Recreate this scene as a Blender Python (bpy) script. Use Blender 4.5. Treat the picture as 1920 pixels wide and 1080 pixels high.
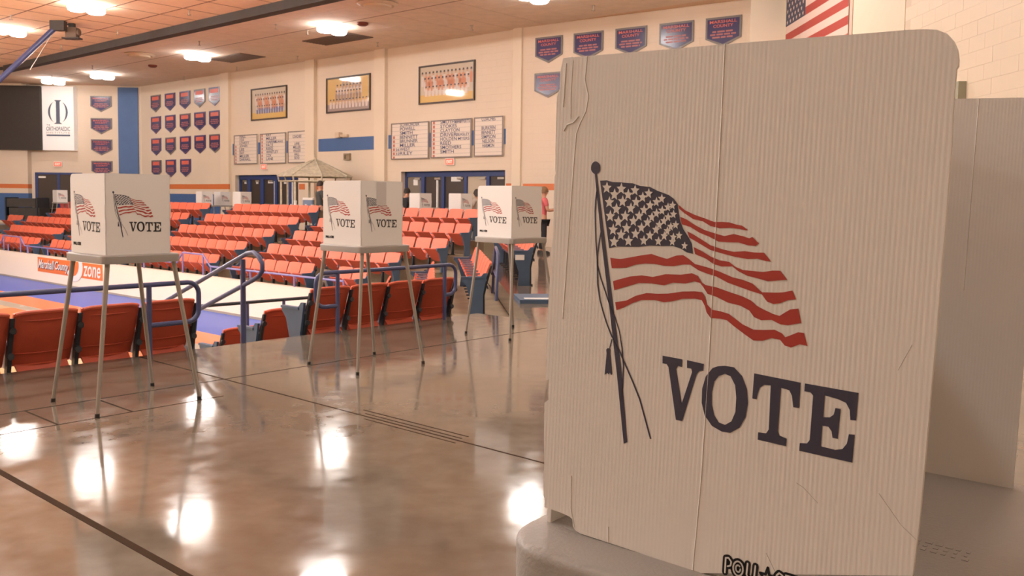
import bpy, bmesh, math, random
from math import radians, sin, cos, pi
from mathutils import Vector, Matrix
from mathutils.geometry import tessellate_polygon
random.seed(7)
for _o in list(bpy.data.objects):
    bpy.data.objects.remove(_o)
SC = bpy.context.scene
COL = SC.collection

# ------------------------------------------------------------------ camera
PITCH, ROLL, EYE = 0.0634819, 0.0126794, 1.34462
cam_d = bpy.data.cameras.new('camera')
cam = bpy.data.objects.new('camera', cam_d)
COL.objects.link(cam)
_f = Vector((0, cos(PITCH), -sin(PITCH)))
_u = Vector((0, sin(PITCH), cos(PITCH)))
_r = Vector((1, 0, 0))
_r2 = _r * cos(ROLL) + _u * sin(ROLL)
_u2 = _u * cos(ROLL) - _r * sin(ROLL)
cam.matrix_world = Matrix(((_r2.x, _u2.x, -_f.x, 0), (_r2.y, _u2.y, -_f.y, 0), (_r2.z, _u2.z, -_f.z, EYE), (0, 0, 0, 1)))
cam_d.sensor_fit = 'HORIZONTAL'
cam_d.sensor_width = 36.0
cam_d.lens = 1679.28 / 1920 * 36.0
cam_d.shift_y = -(540 - 479.58) / 1920
cam_d.clip_start = 0.05
cam_d.clip_end = 300
cam_d.dof.use_dof = True
cam_d.dof.focus_distance = 1.3
cam_d.dof.aperture_fstop = 26.0
SC.camera = cam

# ------------------------------------------------------------------ world, exposure
W = bpy.data.worlds.new('world')
SC.world = W
W.use_nodes = True
W.node_tree.nodes['Background'].inputs[0].default_value = (1.0, 0.80, 0.62, 1)
W.node_tree.nodes['Background'].inputs[1].default_value = 0.05
vs = SC.view_settings
vs.view_transform = 'Standard'
vs.look = 'None'
vs.gamma = 1.0
vs.use_curve_mapping = False
vs.exposure = -0.42
LAMP_STRENGTH = 54.0
LAMP_COLOR = (1.0, 0.955, 0.925)
COURT_LAMP_GAIN = 6.9
NEAR_LAMP_GAIN = 1.9

# ------------------------------------------------------------------ frames
# arena frame: b runs away to the right along the booths' grid, a runs away to the left
TH = radians(48.8)
CT, ST = cos(TH), sin(TH)


def AR(b, a, z=0.0):
    return Vector((b * CT - a * ST, b * ST + a * CT, z))


ROT_NEAR = TH                 # local +y = a direction
ROT_FAR = TH + pi / 2         # local +y = -b direction, local +x = a direction

# ------------------------------------------------------------------ materials
MATS = {}


def mat(name, col, rough=0.6, metal=0.0, spec=0.5, var=0.0, vscale=3.0, bump=0.0, bscale=40.0, coat=0.0, emit=None, estr=0.0, rvar=0.0):
    if name in MATS:
        return MATS[name]
    m = bpy.data.materials.new(name)
    m.use_nodes = True
    nt = m.node_tree
    b = nt.nodes['Principled BSDF']
    b.inputs['Base Color'].default_value = (*col, 1)
    b.inputs['Roughness'].default_value = rough
    b.inputs['Metallic'].default_value = metal
    b.inputs['Specular IOR Level'].default_value = spec
    if coat:
        b.inputs['Coat Weight'].default_value = coat
        b.inputs['Coat Roughness'].default_value = 0.05
    if emit:
        b.inputs['Emission Color'].default_value = (*emit, 1)
        b.inputs['Emission Strength'].default_value = estr
    if var or bump or rvar:
        tc = nt.nodes.new('ShaderNodeTexCoord')
    if var or rvar:
        n = nt.nodes.new('ShaderNodeTexNoise')
        n.inputs['Scale'].default_value = vscale
        n.inputs['Detail'].default_value = 5
        nt.links.new(tc.outputs['Object'], n.inputs['Vector'])
    if var:
        r = nt.nodes.new('ShaderNodeValToRGB')
        r.color_ramp.elements[0].position = 0.3
        r.color_ramp.elements[1].position = 0.7
        r.color_ramp.elements[0].color = (*[c * (1 - var) for c in col], 1)
        r.color_ramp.elements[1].color = (*[min(1, c * (1 + var)) for c in col], 1)
        nt.links.new(n.outputs['Fac'], r.inputs['Fac'])
        nt.links.new(r.outputs['Color'], b.inputs['Base Color'])
    if rvar:
        mr = nt.nodes.new('ShaderNodeMapRange')
        mr.inputs['To Min'].default_value = max(0.02, rough - rvar)
        mr.inputs['To Max'].default_value = rough + rvar
        nt.links.new(n.outputs['Fac'], mr.inputs['Value'])
        nt.links.new(mr.outputs['Result'], b.inputs['Roughness'])
    if bump:
        n2 = nt.nodes.new('ShaderNodeTexNoise')
        n2.inputs['Scale'].default_value = bscale
        n2.inputs['Detail'].default_value = 3
        nt.links.new(tc.outputs['Object'], n2.inputs['Vector'])
        bp = nt.nodes.new('ShaderNodeBump')
        bp.inputs['Strength'].default_value = bump
        bp.inputs['Distance'].default_value = 0.01
        nt.links.new(n2.outputs['Fac'], bp.inputs['Height'])
        nt.links.new(bp.outputs['Normal'], b.inputs['Normal'])
    MATS[name] = m
    return m


def block_mat(name, col, ax, ay):
    """painted concrete block: fine relief of courses, u = along wall vector (ax, ay)"""
    m = mat(name, col, 0.55, var=0.03, vscale=0.6)
    nt = m.node_tree
    b = nt.nodes['Principled BSDF']
    tc = nt.nodes.new('ShaderNodeTexCoord')
    dp = nt.nodes.new('ShaderNodeVectorMath')
    dp.operation = 'DOT_PRODUCT'
    dp.inputs[1].default_value = (ax, ay, 0)
    sp = nt.nodes.new('ShaderNodeSeparateXYZ')
    cb = nt.nodes.new('ShaderNodeCombineXYZ')
    nt.links.new(tc.outputs['Object'], dp.inputs[0])
    nt.links.new(tc.outputs['Object'], sp.inputs[0])
    nt.links.new(dp.outputs['Value'], cb.inputs['X'])
    nt.links.new(sp.outputs['Z'], cb.inputs['Y'])
    br = nt.nodes.new('ShaderNodeTexBrick')
    br.inputs['Scale'].default_value = 1.0
    br.inputs['Brick Width'].default_value = 0.40
    br.inputs['Row Height'].default_value = 0.20
    br.inputs['Mortar Size'].default_value = 0.006
    br.inputs['Mortar Smooth'].default_value = 0.3
    nt.links.new(cb.outputs['Vector'], br.inputs['Vector'])
    bp = nt.nodes.new('ShaderNodeBump')
    bp.invert = True
    bp.inputs['Strength'].default_value = 0.5
    bp.inputs['Distance'].default_value = 0.006
    nt.links.new(br.outputs['Fac'], bp.inputs['Height'])
    nt.links.new(bp.outputs['Normal'], b.inputs['Normal'])
    return m


def flute_mat(name, col):
    """corrugated plastic sheet: vertical flutes"""
    m = mat(name, col, 0.42, spec=0.4)
    nt = m.node_tree
    b = nt.nodes['Principled BSDF']
    tc = nt.nodes.new('ShaderNodeTexCoord')
    dp = nt.nodes.new('ShaderNodeVectorMath')
    dp.operation = 'DOT_PRODUCT'
    dp.inputs[1].default_value = (1, 1, 0)
    nt.links.new(tc.outputs['Object'], dp.inputs[0])
    mu = nt.nodes.new('ShaderNodeMath')
    mu.operation = 'MULTIPLY'
    mu.inputs[1].default_value = 2 * pi / 0.0042
    nt.links.new(dp.outputs['Value'], mu.inputs[0])
    sn = nt.nodes.new('ShaderNodeMath')
    sn.operation = 'SINE'
    nt.links.new(mu.outputs[0], sn.inputs[0])
    no = nt.nodes.new('ShaderNodeTexNoise')
    no.inputs['Scale'].default_value = 9.0
    nt.links.new(tc.outputs['Object'], no.inputs['Vector'])
    mx = nt.nodes.new('ShaderNodeMath')
    mx.operation = 'MULTIPLY'
    nt.links.new(sn.outputs[0], mx.inputs[0])
    nt.links.new(no.outputs['Fac'], mx.inputs[1])
    bp = nt.nodes.new('ShaderNodeBump')
    bp.inputs['Strength'].default_value = 0.21
    bp.inputs['Distance'].default_value = 0.0004
    nt.links.new(mx.outputs[0], bp.inputs['Height'])
    nt.links.new(bp.outputs['Normal'], b.inputs['Normal'])
    return m


def floor_mat():
    m = bpy.data.materials.new('sealed_concrete')
    m.use_nodes = True
    nt = m.node_tree
    b = nt.nodes['Principled BSDF']
    tc = nt.nodes.new('ShaderNodeTexCoord')
    n1 = nt.nodes.new('ShaderNodeTexNoise')
    n1.inputs['Scale'].default_value = 0.9
    n1.inputs['Detail'].default_value = 8
    n1.inputs['Roughness'].default_value = 0.6
    n2 = nt.nodes.new('ShaderNodeTexNoise')
    n2.inputs['Scale'].default_value = 7
    n2.inputs['Detail'].default_value = 6
    for n in (n1, n2):
        nt.links.new(tc.outputs['Object'], n.inputs['Vector'])
    r = nt.nodes.new('ShaderNodeValToRGB')
    e = r.color_ramp.elements
    e[0].position, e[1].position = 0.32, 0.68
    e[0].color = (0.160, 0.131, 0.100, 1)
    e[1].color = (0.222, 0.181, 0.137, 1)
    nt.links.new(n1.outputs['Fac'], r.inputs['Fac'])
    mx = nt.nodes.new('ShaderNodeMix')
    mx.data_type = 'RGBA'
    mx.blend_type = 'MULTIPLY'
    mx.inputs['Factor'].default_value = 0.45
    r2 = nt.nodes.new('ShaderNodeValToRGB')
    r2.color_ramp.elements[0].position, r2.color_ramp.elements[1].position = 0.3, 0.65
    r2.color_ramp.elements[0].color = (0.62, 0.58, 0.55, 1)
    nt.links.new(n2.outputs['Fac'], r2.inputs['Fac'])
    nt.links.new(r.outputs['Color'], mx.inputs['A'])
    nt.links.new(r2.outputs['Color'], mx.inputs['B'])
    nt.links.new(mx.outputs['Result'], b.inputs['Base Color'])
    mr = nt.nodes.new('ShaderNodeMapRange')
    mr.inputs['From Min'].default_value = 0.3
    mr.inputs['From Max'].default_value = 0.7
    mr.inputs['To Min'].default_value = 0.06
    mr.inputs['To Max'].default_value = 0.14
    nt.links.new(n2.outputs['Fac'], mr.inputs['Value'])
    nt.links.new(mr.outputs['Result'], b.inputs['Roughness'])
    b.inputs['Specular IOR Level'].default_value = 0.62
    n3 = nt.nodes.new('ShaderNodeTexNoise')
    n3.inputs['Scale'].default_value = 14
    n3.inputs['Detail'].default_value = 4
    nt.links.new(tc.outputs['Object'], n3.inputs['Vector'])
    bp = nt.nodes.new('ShaderNodeBump')
    bp.inputs['Strength'].default_value = 0.035
    bp.inputs['Distance'].default_value = 0.004
    nt.links.new(n3.outputs['Fac'], bp.inputs['Height'])
    nt.links.new(bp.outputs['Normal'], b.inputs['Normal'])
    return m


M_FLOOR = floor_mat()
M_WALL = block_mat('painted_block_diagonal', (0.735, 0.615, 0.48), -ST, CT)
M_WALLF = block_mat('painted_block_frontal', (0.72, 0.595, 0.465), 1, 0)
M_WALL2 = block_mat('painted_block_facet', (0.72, 0.595, 0.465), 0.8126, -0.5828)
M_CREAM = mat('cream_paint', (0.76, 0.64, 0.49), 0.5, var=0.03, vscale=0.8)
M_PIER = mat('brightly_lit_cream', (0.90, 0.82, 0.66), 0.5, var=0.02, vscale=1.0)  # paler than the other walls: strong light on the pier put into its colour
M_CREAMD = mat('cream_paint_old', (0.76, 0.64, 0.47), 0.5, var=0.04, vscale=1.5)
M_MORTAR = mat('painted_mortar', (0.66, 0.55, 0.42), 0.7)
M_TILE = mat('ceiling_tile', (0.90, 0.71, 0.50), 0.9, var=0.04, vscale=6, bump=0.25, bscale=60)  # warm light bounced up from the court is put into this colour
M_TILE2 = mat('ceiling_tile_pale', (0.76, 0.62, 0.495), 0.9, var=0.06, vscale=3, bump=0.25, bscale=60)
M_CEIL = mat('ceiling_backing', (0.76, 0.54, 0.38), 0.9)
M_TEE = mat('ceiling_tee', (0.16, 0.075, 0.035), 0.7)
M_DARK = mat('dark_grey', (0.045, 0.040, 0.036), 0.7, var=0.1, vscale=5)
M_GRILLE = mat('grille_brown', (0.15, 0.105, 0.075), 0.8)
M_ORANGE_P = mat('orange_paint', (0.62, 0.17, 0.05), 0.5)
M_BLUE_P = mat('blue_paint', (0.055, 0.125, 0.30), 0.5, var=0.05, vscale=2)
M_BLUE_D = mat('blue_door_frame', (0.030, 0.055, 0.18), 0.4)
M_DOOR = mat('brown_door', (0.050, 0.036, 0.028), 0.45)
M_DOORG = mat('grey_door', (0.20, 0.165, 0.125), 0.5)
M_DOORL = mat('pale_door', (0.50, 0.42, 0.31), 0.5)
M_WHITE = mat('white_plain', (0.80, 0.78, 0.74), 0.5)
M_PANEL = flute_mat('white_corrugated_plastic', (0.80, 0.775, 0.745))
M_TABLE = mat('grey_moulded_plastic', (0.315, 0.29, 0.262), 0.5, bump=0.12, bscale=220)
M_LEG = mat('grey_leg_tube', (0.33, 0.30, 0.26), 0.38, metal=0.25)
M_RUBBER = mat('black_rubber', (0.02, 0.018, 0.016), 0.7)
M_NAVY = mat('navy_print', (0.046, 0.045, 0.082), 0.45)
M_BLACK = mat('black_print', (0.012, 0.010, 0.014), 0.5)
M_RED = mat('red_print', (0.42, 0.045, 0.035), 0.45)
M_SEAT = mat('orange_plastic', (0.80, 0.175, 0.100), 0.42, spec=0.45, var=0.05, vscale=7)
M_SEATD = mat('orange_plastic_shaded_back', (0.42, 0.070, 0.034), 0.6, spec=0.3, var=0.06, vscale=7)  # darker orange carries the shade on the backs turned to the viewer
M_SEATP = mat('orange_plastic_shaded_underside', (0.50, 0.092, 0.050), 0.55, spec=0.35, var=0.05, vscale=7)  # shade on the folded pans is put into this darker orange
M_STEEL = mat('black_blue_steel', (0.022, 0.028, 0.038), 0.45, metal=0.2)
M_ENDP = mat('blue_end_panel', (0.060, 0.105, 0.175), 0.45, var=0.08, vscale=6)
M_RAIL = mat('blue_rail_paint', (0.050, 0.065, 0.165), 0.32, spec=0.6)
M_RAILL = mat('lilac_rail_paint', (0.22, 0.20, 0.42), 0.35)
M_STEP = mat('stand_concrete', (0.30, 0.25, 0.17), 0.6, var=0.2, vscale=2.5)
M_WOOD = mat('court_wood', (0.62, 0.40, 0.20), 0.2, var=0.05, vscale=3)
M_CBLUE = mat('court_blue_paint', (0.065, 0.12, 0.50), 0.36, spec=0.22)
M_CORANGE = mat('court_orange_paint', (0.80, 0.19, 0.05), 0.25)
M_CGREY = mat('court_grey', (0.36, 0.31, 0.24), 0.35)
M_PARAPET = mat('parapet_cream', (0.93, 0.81, 0.64), 0.4)
M_SIGNO = mat('sign_orange', (0.80, 0.20, 0.05), 0.4)
M_BANW = mat('banner_navy', (0.050, 0.042, 0.120), 0.2)
M_BANP = mat('banner_purple', (0.085, 0.055, 0.165), 0.3)
M_BANG = mat('banner_grey_edge', (0.17, 0.145, 0.135), 0.35)
M_BANR = mat('banner_red', (0.66, 0.13, 0.09), 0.4)
M_BANM = mat('banner_maroon', (0.38, 0.11, 0.11), 0.4)
M_FRAMEB = mat('picture_frame_black', (0.05, 0.03, 0.02), 0.4)
M_BOARD = mat('name_board', (0.76, 0.66, 0.56), 0.35, coat=0.3)
M_BOARDF = mat('name_board_frame', (0.22, 0.18, 0.16), 0.4)
M_INK = mat('blue_ink', (0.050, 0.055, 0.14), 0.5)
M_INKR = mat('red_ink', (0.55, 0.16, 0.12), 0.5)
M_LINE = mat('rule_line', (0.44, 0.38, 0.34), 0.5)
M_LENS = mat('lamp_lens', (0.9, 0.8, 0.7), 0.4, emit=LAMP_COLOR, estr=LAMP_STRENGTH)
M_LENSC = mat('court_lamp_lens', (0.9, 0.8, 0.7), 0.4, emit=LAMP_COLOR, estr=LAMP_STRENGTH * COURT_LAMP_GAIN)
M_LENSN = mat('concourse_lamp_lens', (0.9, 0.8, 0.7), 0.4, emit=LAMP_COLOR, estr=LAMP_STRENGTH * NEAR_LAMP_GAIN)
M_EXIT = mat('exit_red', (0.75, 0.14, 0.09), 0.4, emit=(1.0, 0.16, 0.09), estr=0.7)
M_EXITL = mat('exit_letter', (1, 0.75, 0.65), 0.4, emit=(1.0, 0.55, 0.45), estr=1.1)
M_METAL = mat('bare_metal', (0.5, 0.45, 0.38), 0.35, metal=0.8)
M_SCREEN = mat('dark_screen', (0.035, 0.028, 0.023), 0.6, var=0.06, vscale=8)
M_SIGNW = mat('lit_sign_white', (0.85, 0.82, 0.80), 0.4, emit=(1.0, 0.93, 0.88), estr=0.22)
M_SIGNB = mat('sign_blue_grey', (0.09, 0.11, 0.16), 0.5)
M_SIGNG = mat('sign_pale_grey', (0.55, 0.50, 0.47), 0.5)
M_CLOTHR = mat('flag_red', (0.36, 0.055, 0.040), 0.8)
M_CLOTHW = mat('flag_white', (0.66, 0.50, 0.42), 0.8)
M_CLOTHB = mat('flag_blue', (0.055, 0.055, 0.085), 0.8)
M_LATH = mat('gazebo_lath', (0.54, 0.49, 0.37), 0.7, var=0.2, vscale=9)
M_BEIGE = mat('beige_plastic', (0.66, 0.52, 0.37), 0.5)
M_ARM = mat('armrest_grey', (0.20, 0.19, 0.24), 0.4)


# ------------------------------------------------------------------ mesh helpers
class MB:
    def __init__(s):
        s.v, s.f, s.m = [], [], []

    def add(s, vs_, fs, mi=0, M=None):
        o = len(s.v)
        for p in vs_:
            p = Vector(p)
            s.v.append(M @ p if M else p)
        for f in fs:
            s.f.append([i + o for i in f])
            s.m.append(mi)
        return s

    def box(s, x0, x1, y0, y1, z0, z1, mi=0, M=None):
        p = [(x0, y0, z0), (x1, y0, z0), (x1, y1, z0), (x0, y1, z0), (x0, y0, z1), (x1, y0, z1), (x1, y1, z1), (x0, y1, z1)]
        return s.add(p, [(3, 2, 1, 0), (4, 5, 6, 7), (0, 1, 5, 4), (1, 2, 6, 5), (2, 3, 7, 6), (3, 0, 4, 7)], mi, M)

    def abox(s, b0, b1, a0, a1, z0, z1, mi=0):
        p = [AR(b, a, z) for z in (z0, z1) for b, a in ((b0, a0), (b1, a0), (b1, a1), (b0, a1))]
        return s.add(p, [(3, 2, 1, 0), (4, 5, 6, 7), (0, 1, 5, 4), (1, 2, 6, 5), (2, 3, 7, 6), (3, 0, 4, 7)], mi)

    def prism(s, pts, off, mi=0, M=None, cap=True):
        """pts: planar loop of 3D points, off: extrusion vector"""
        n = len(pts)
        P = [Vector(p) for p in pts]
        off = Vector(off)
        vs_ = P + [p + off for p in P]
        fs = [(i, (i + 1) % n, n + (i + 1) % n, n + i) for i in range(n)]
        if cap:
            tri = tessellate_polygon([P])
            fs += [tuple(reversed(t)) for t in tri] + [tuple(i + n for i in t) for t in tri]
        return s.add(vs_, fs, mi, M)

    def flat(s, loops, mi=0, M=None):
        """planar polygon with holes, triangulated"""
        L = [[Vector(p) for p in l] for l in loops]
        tri = tessellate_polygon(L)
        return s.add([p for l in L for p in l], [tuple(t) for t in tri], mi, M)

    def tube(s, path, r, n=8, mi=0, M=None, caps=True):
        P = [Vector(p) for p in path]
        rr = r if isinstance(r, (list, tuple)) else [r] * len(P)
        vs_, fs = [], []
        t0 = (P[1] - P[0]).normalized()
        ref = Vector((0, 0, 1)) if abs(t0.z) < 0.9 else Vector((1, 0, 0))
        x = t0.cross(ref).normalized()
        for i, p in enumerate(P):
            a = P[max(i - 1, 0)]
            c = P[min(i + 1, len(P) - 1)]
            t = (c - a).normalized()
            x = (x - t * x.dot(t)).normalized()
            y = t.cross(x)
            for k in range(n):
                th = 2 * pi * k / n
                vs_.append(p + (x * cos(th) + y * sin(th)) * rr[i])
        for i in range(len(P) - 1):
            for k in range(n):
                fs.append((i * n + k, i * n + (k + 1) % n, (i + 1) * n + (k + 1) % n, (i + 1) * n + k))
        if caps:
            fs.append(tuple(reversed(range(n))))
            fs.append(tuple((len(P) - 1) * n + k for k in range(n)))
        return s.add(vs_, fs, mi, M)

    def lathe(s, prof, n=16, mi=0, M=None):
        vs_, fs = [], []
        for r, z in prof:
            for k in range(n):
                th = 2 * pi * k / n
                vs_.append((r * cos(th), r * sin(th), z))
        for i in range(len(prof) - 1):
            for k in range(n):
                fs.append((i * n + k, i * n + (k + 1) % n, (i + 1) * n + (k + 1) % n, (i + 1) * n + k))
        fs.append(tuple(reversed(range(n))))
        fs.append(tuple((len(prof) - 1) * n + k for k in range(n)))
        return s.add(vs_, fs, mi, M)

    def loops(s, rings, mi=0, M=None, cap=True):
        n = len(rings[0])
        vs_ = [p for r in rings for p in r]
        fs = []
        for i in range(len(rings) - 1):
            for k in range(n):
                fs.append((i * n + k, i * n + (k + 1) % n, (i + 1) * n + (k + 1) % n, (i + 1) * n + k))
        if cap:
            fs.append(tuple(reversed(range(n))))
            fs.append(tuple((len(rings) - 1) * n + k for k in range(n)))
        return s.add(vs_, fs, mi, M)

    def mesh(s, name, mats, smooth=None, fix=True):
        me = bpy.data.meshes.new(name)
        me.from_pydata([tuple(p) for p in s.v], [], s.f)
        for m in (mats if isinstance(mats, (list, tuple)) else [mats]):
            me.materials.append(m)
        me.polygons.foreach_set('material_index', s.m)
        if fix:
            bm = bmesh.new()
            bm.from_mesh(me)
            bmesh.ops.recalc_face_normals(bm, faces=bm.faces)
            bm.to_mesh(me)
            bm.free()
        if smooth is not None:
            me.polygons.foreach_set('use_smooth', [True] * len(me.polygons))
            me.set_sharp_from_angle(angle=radians(smooth))
        me.update()
        return me

    def build(s, name, mats, parent=None, smooth=None, fix=True):
        return link(name, s.mesh(name, mats, smooth, fix), parent)


def link(name, me, parent=None, loc=None, rotz=None):
    o = bpy.data.objects.new(name, me)
    COL.objects.link(o)
    if parent:
        o.parent = parent
    if loc is not None:
        o.location = loc
    if rotz is not None:
        o.rotation_euler = (0, 0, rotz)
    return o


def tag(o, label, cat, group=None, kind=None):
    o['label'] = label
    o['category'] = cat
    if group:
        o['group'] = group
    if kind:
        o['kind'] = kind
    return o


def thing(name, label, cat, loc=(0, 0, 0), rotz=0.0, group=None):
    o = bpy.data.objects.new(name, None)
    COL.objects.link(o)
    o.empty_display_size = 0.1
    o.location = loc
    o.rotation_euler = (0, 0, rotz)
    return tag(o, label, cat, group)


def struct(o):
    o['kind'] = 'structure'
    return o


def copy_tree(o, parent=None):
    c = o.copy()
    COL.objects.link(c)
    if parent:
        c.parent = parent
    for ch in list(o.children):
        copy_tree(ch, c)
    return c


_TXT = {}


def text_tris(body, shear=0.0):
    key = (body, shear)
    if key in _TXT:
        return _TXT[key]
    cu = bpy.data.curves.new('t', 'FONT')
    cu.body = body
    cu.size = 1.0
    cu.shear = shear
    cu.resolution_u = 3
    cu.offset = 0.012
    ob = bpy.data.objects.new('t', cu)
    COL.objects.link(ob)
    dg = bpy.context.evaluated_depsgraph_get()
    dg.update()
    me = ob.evaluated_get(dg).to_mesh()
    V = [v.co.copy() for v in me.vertices]
    F = [tuple(p.vertices) for p in me.polygons]
    ob.evaluated_get(dg).to_mesh_clear()
    bpy.data.objects.remove(ob)
    bpy.data.curves.remove(cu)
    x0 = min(v.x for v in V); x1 = max(v.x for v in V)
    y0 = min(v.y for v in V); y1 = max(v.y for v in V)
    V = [((v.x - x0) / (x1 - x0), (v.y - y0) / (y1 - y0)) for v in V]
    _TXT[key] = (V, F, (x1 - x0) / (y1 - y0))
    return _TXT[key]


def put_text(mb, body, org, ux, uz, w, h, mi=0, shear=0.0, M=None):
    """flat lettering filling w x h, lower-left corner at org, axes ux (reading direction) and uz (up)"""
    V, F, asp = text_tris(body, shear)
    org, ux, uz = Vector(org), Vector(ux), Vector(uz)
    mb.add([org + ux * (x * w) + uz * (y * h) for x, y in V], F, mi, M)
    return mb


ORD = ['first', 'second', 'third', 'fourth', 'fifth', 'sixth', 'seventh', 'eighth', 'ninth', 'tenth', 'eleventh', 'twelfth', 'thirteenth', 'fourteenth']

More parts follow.
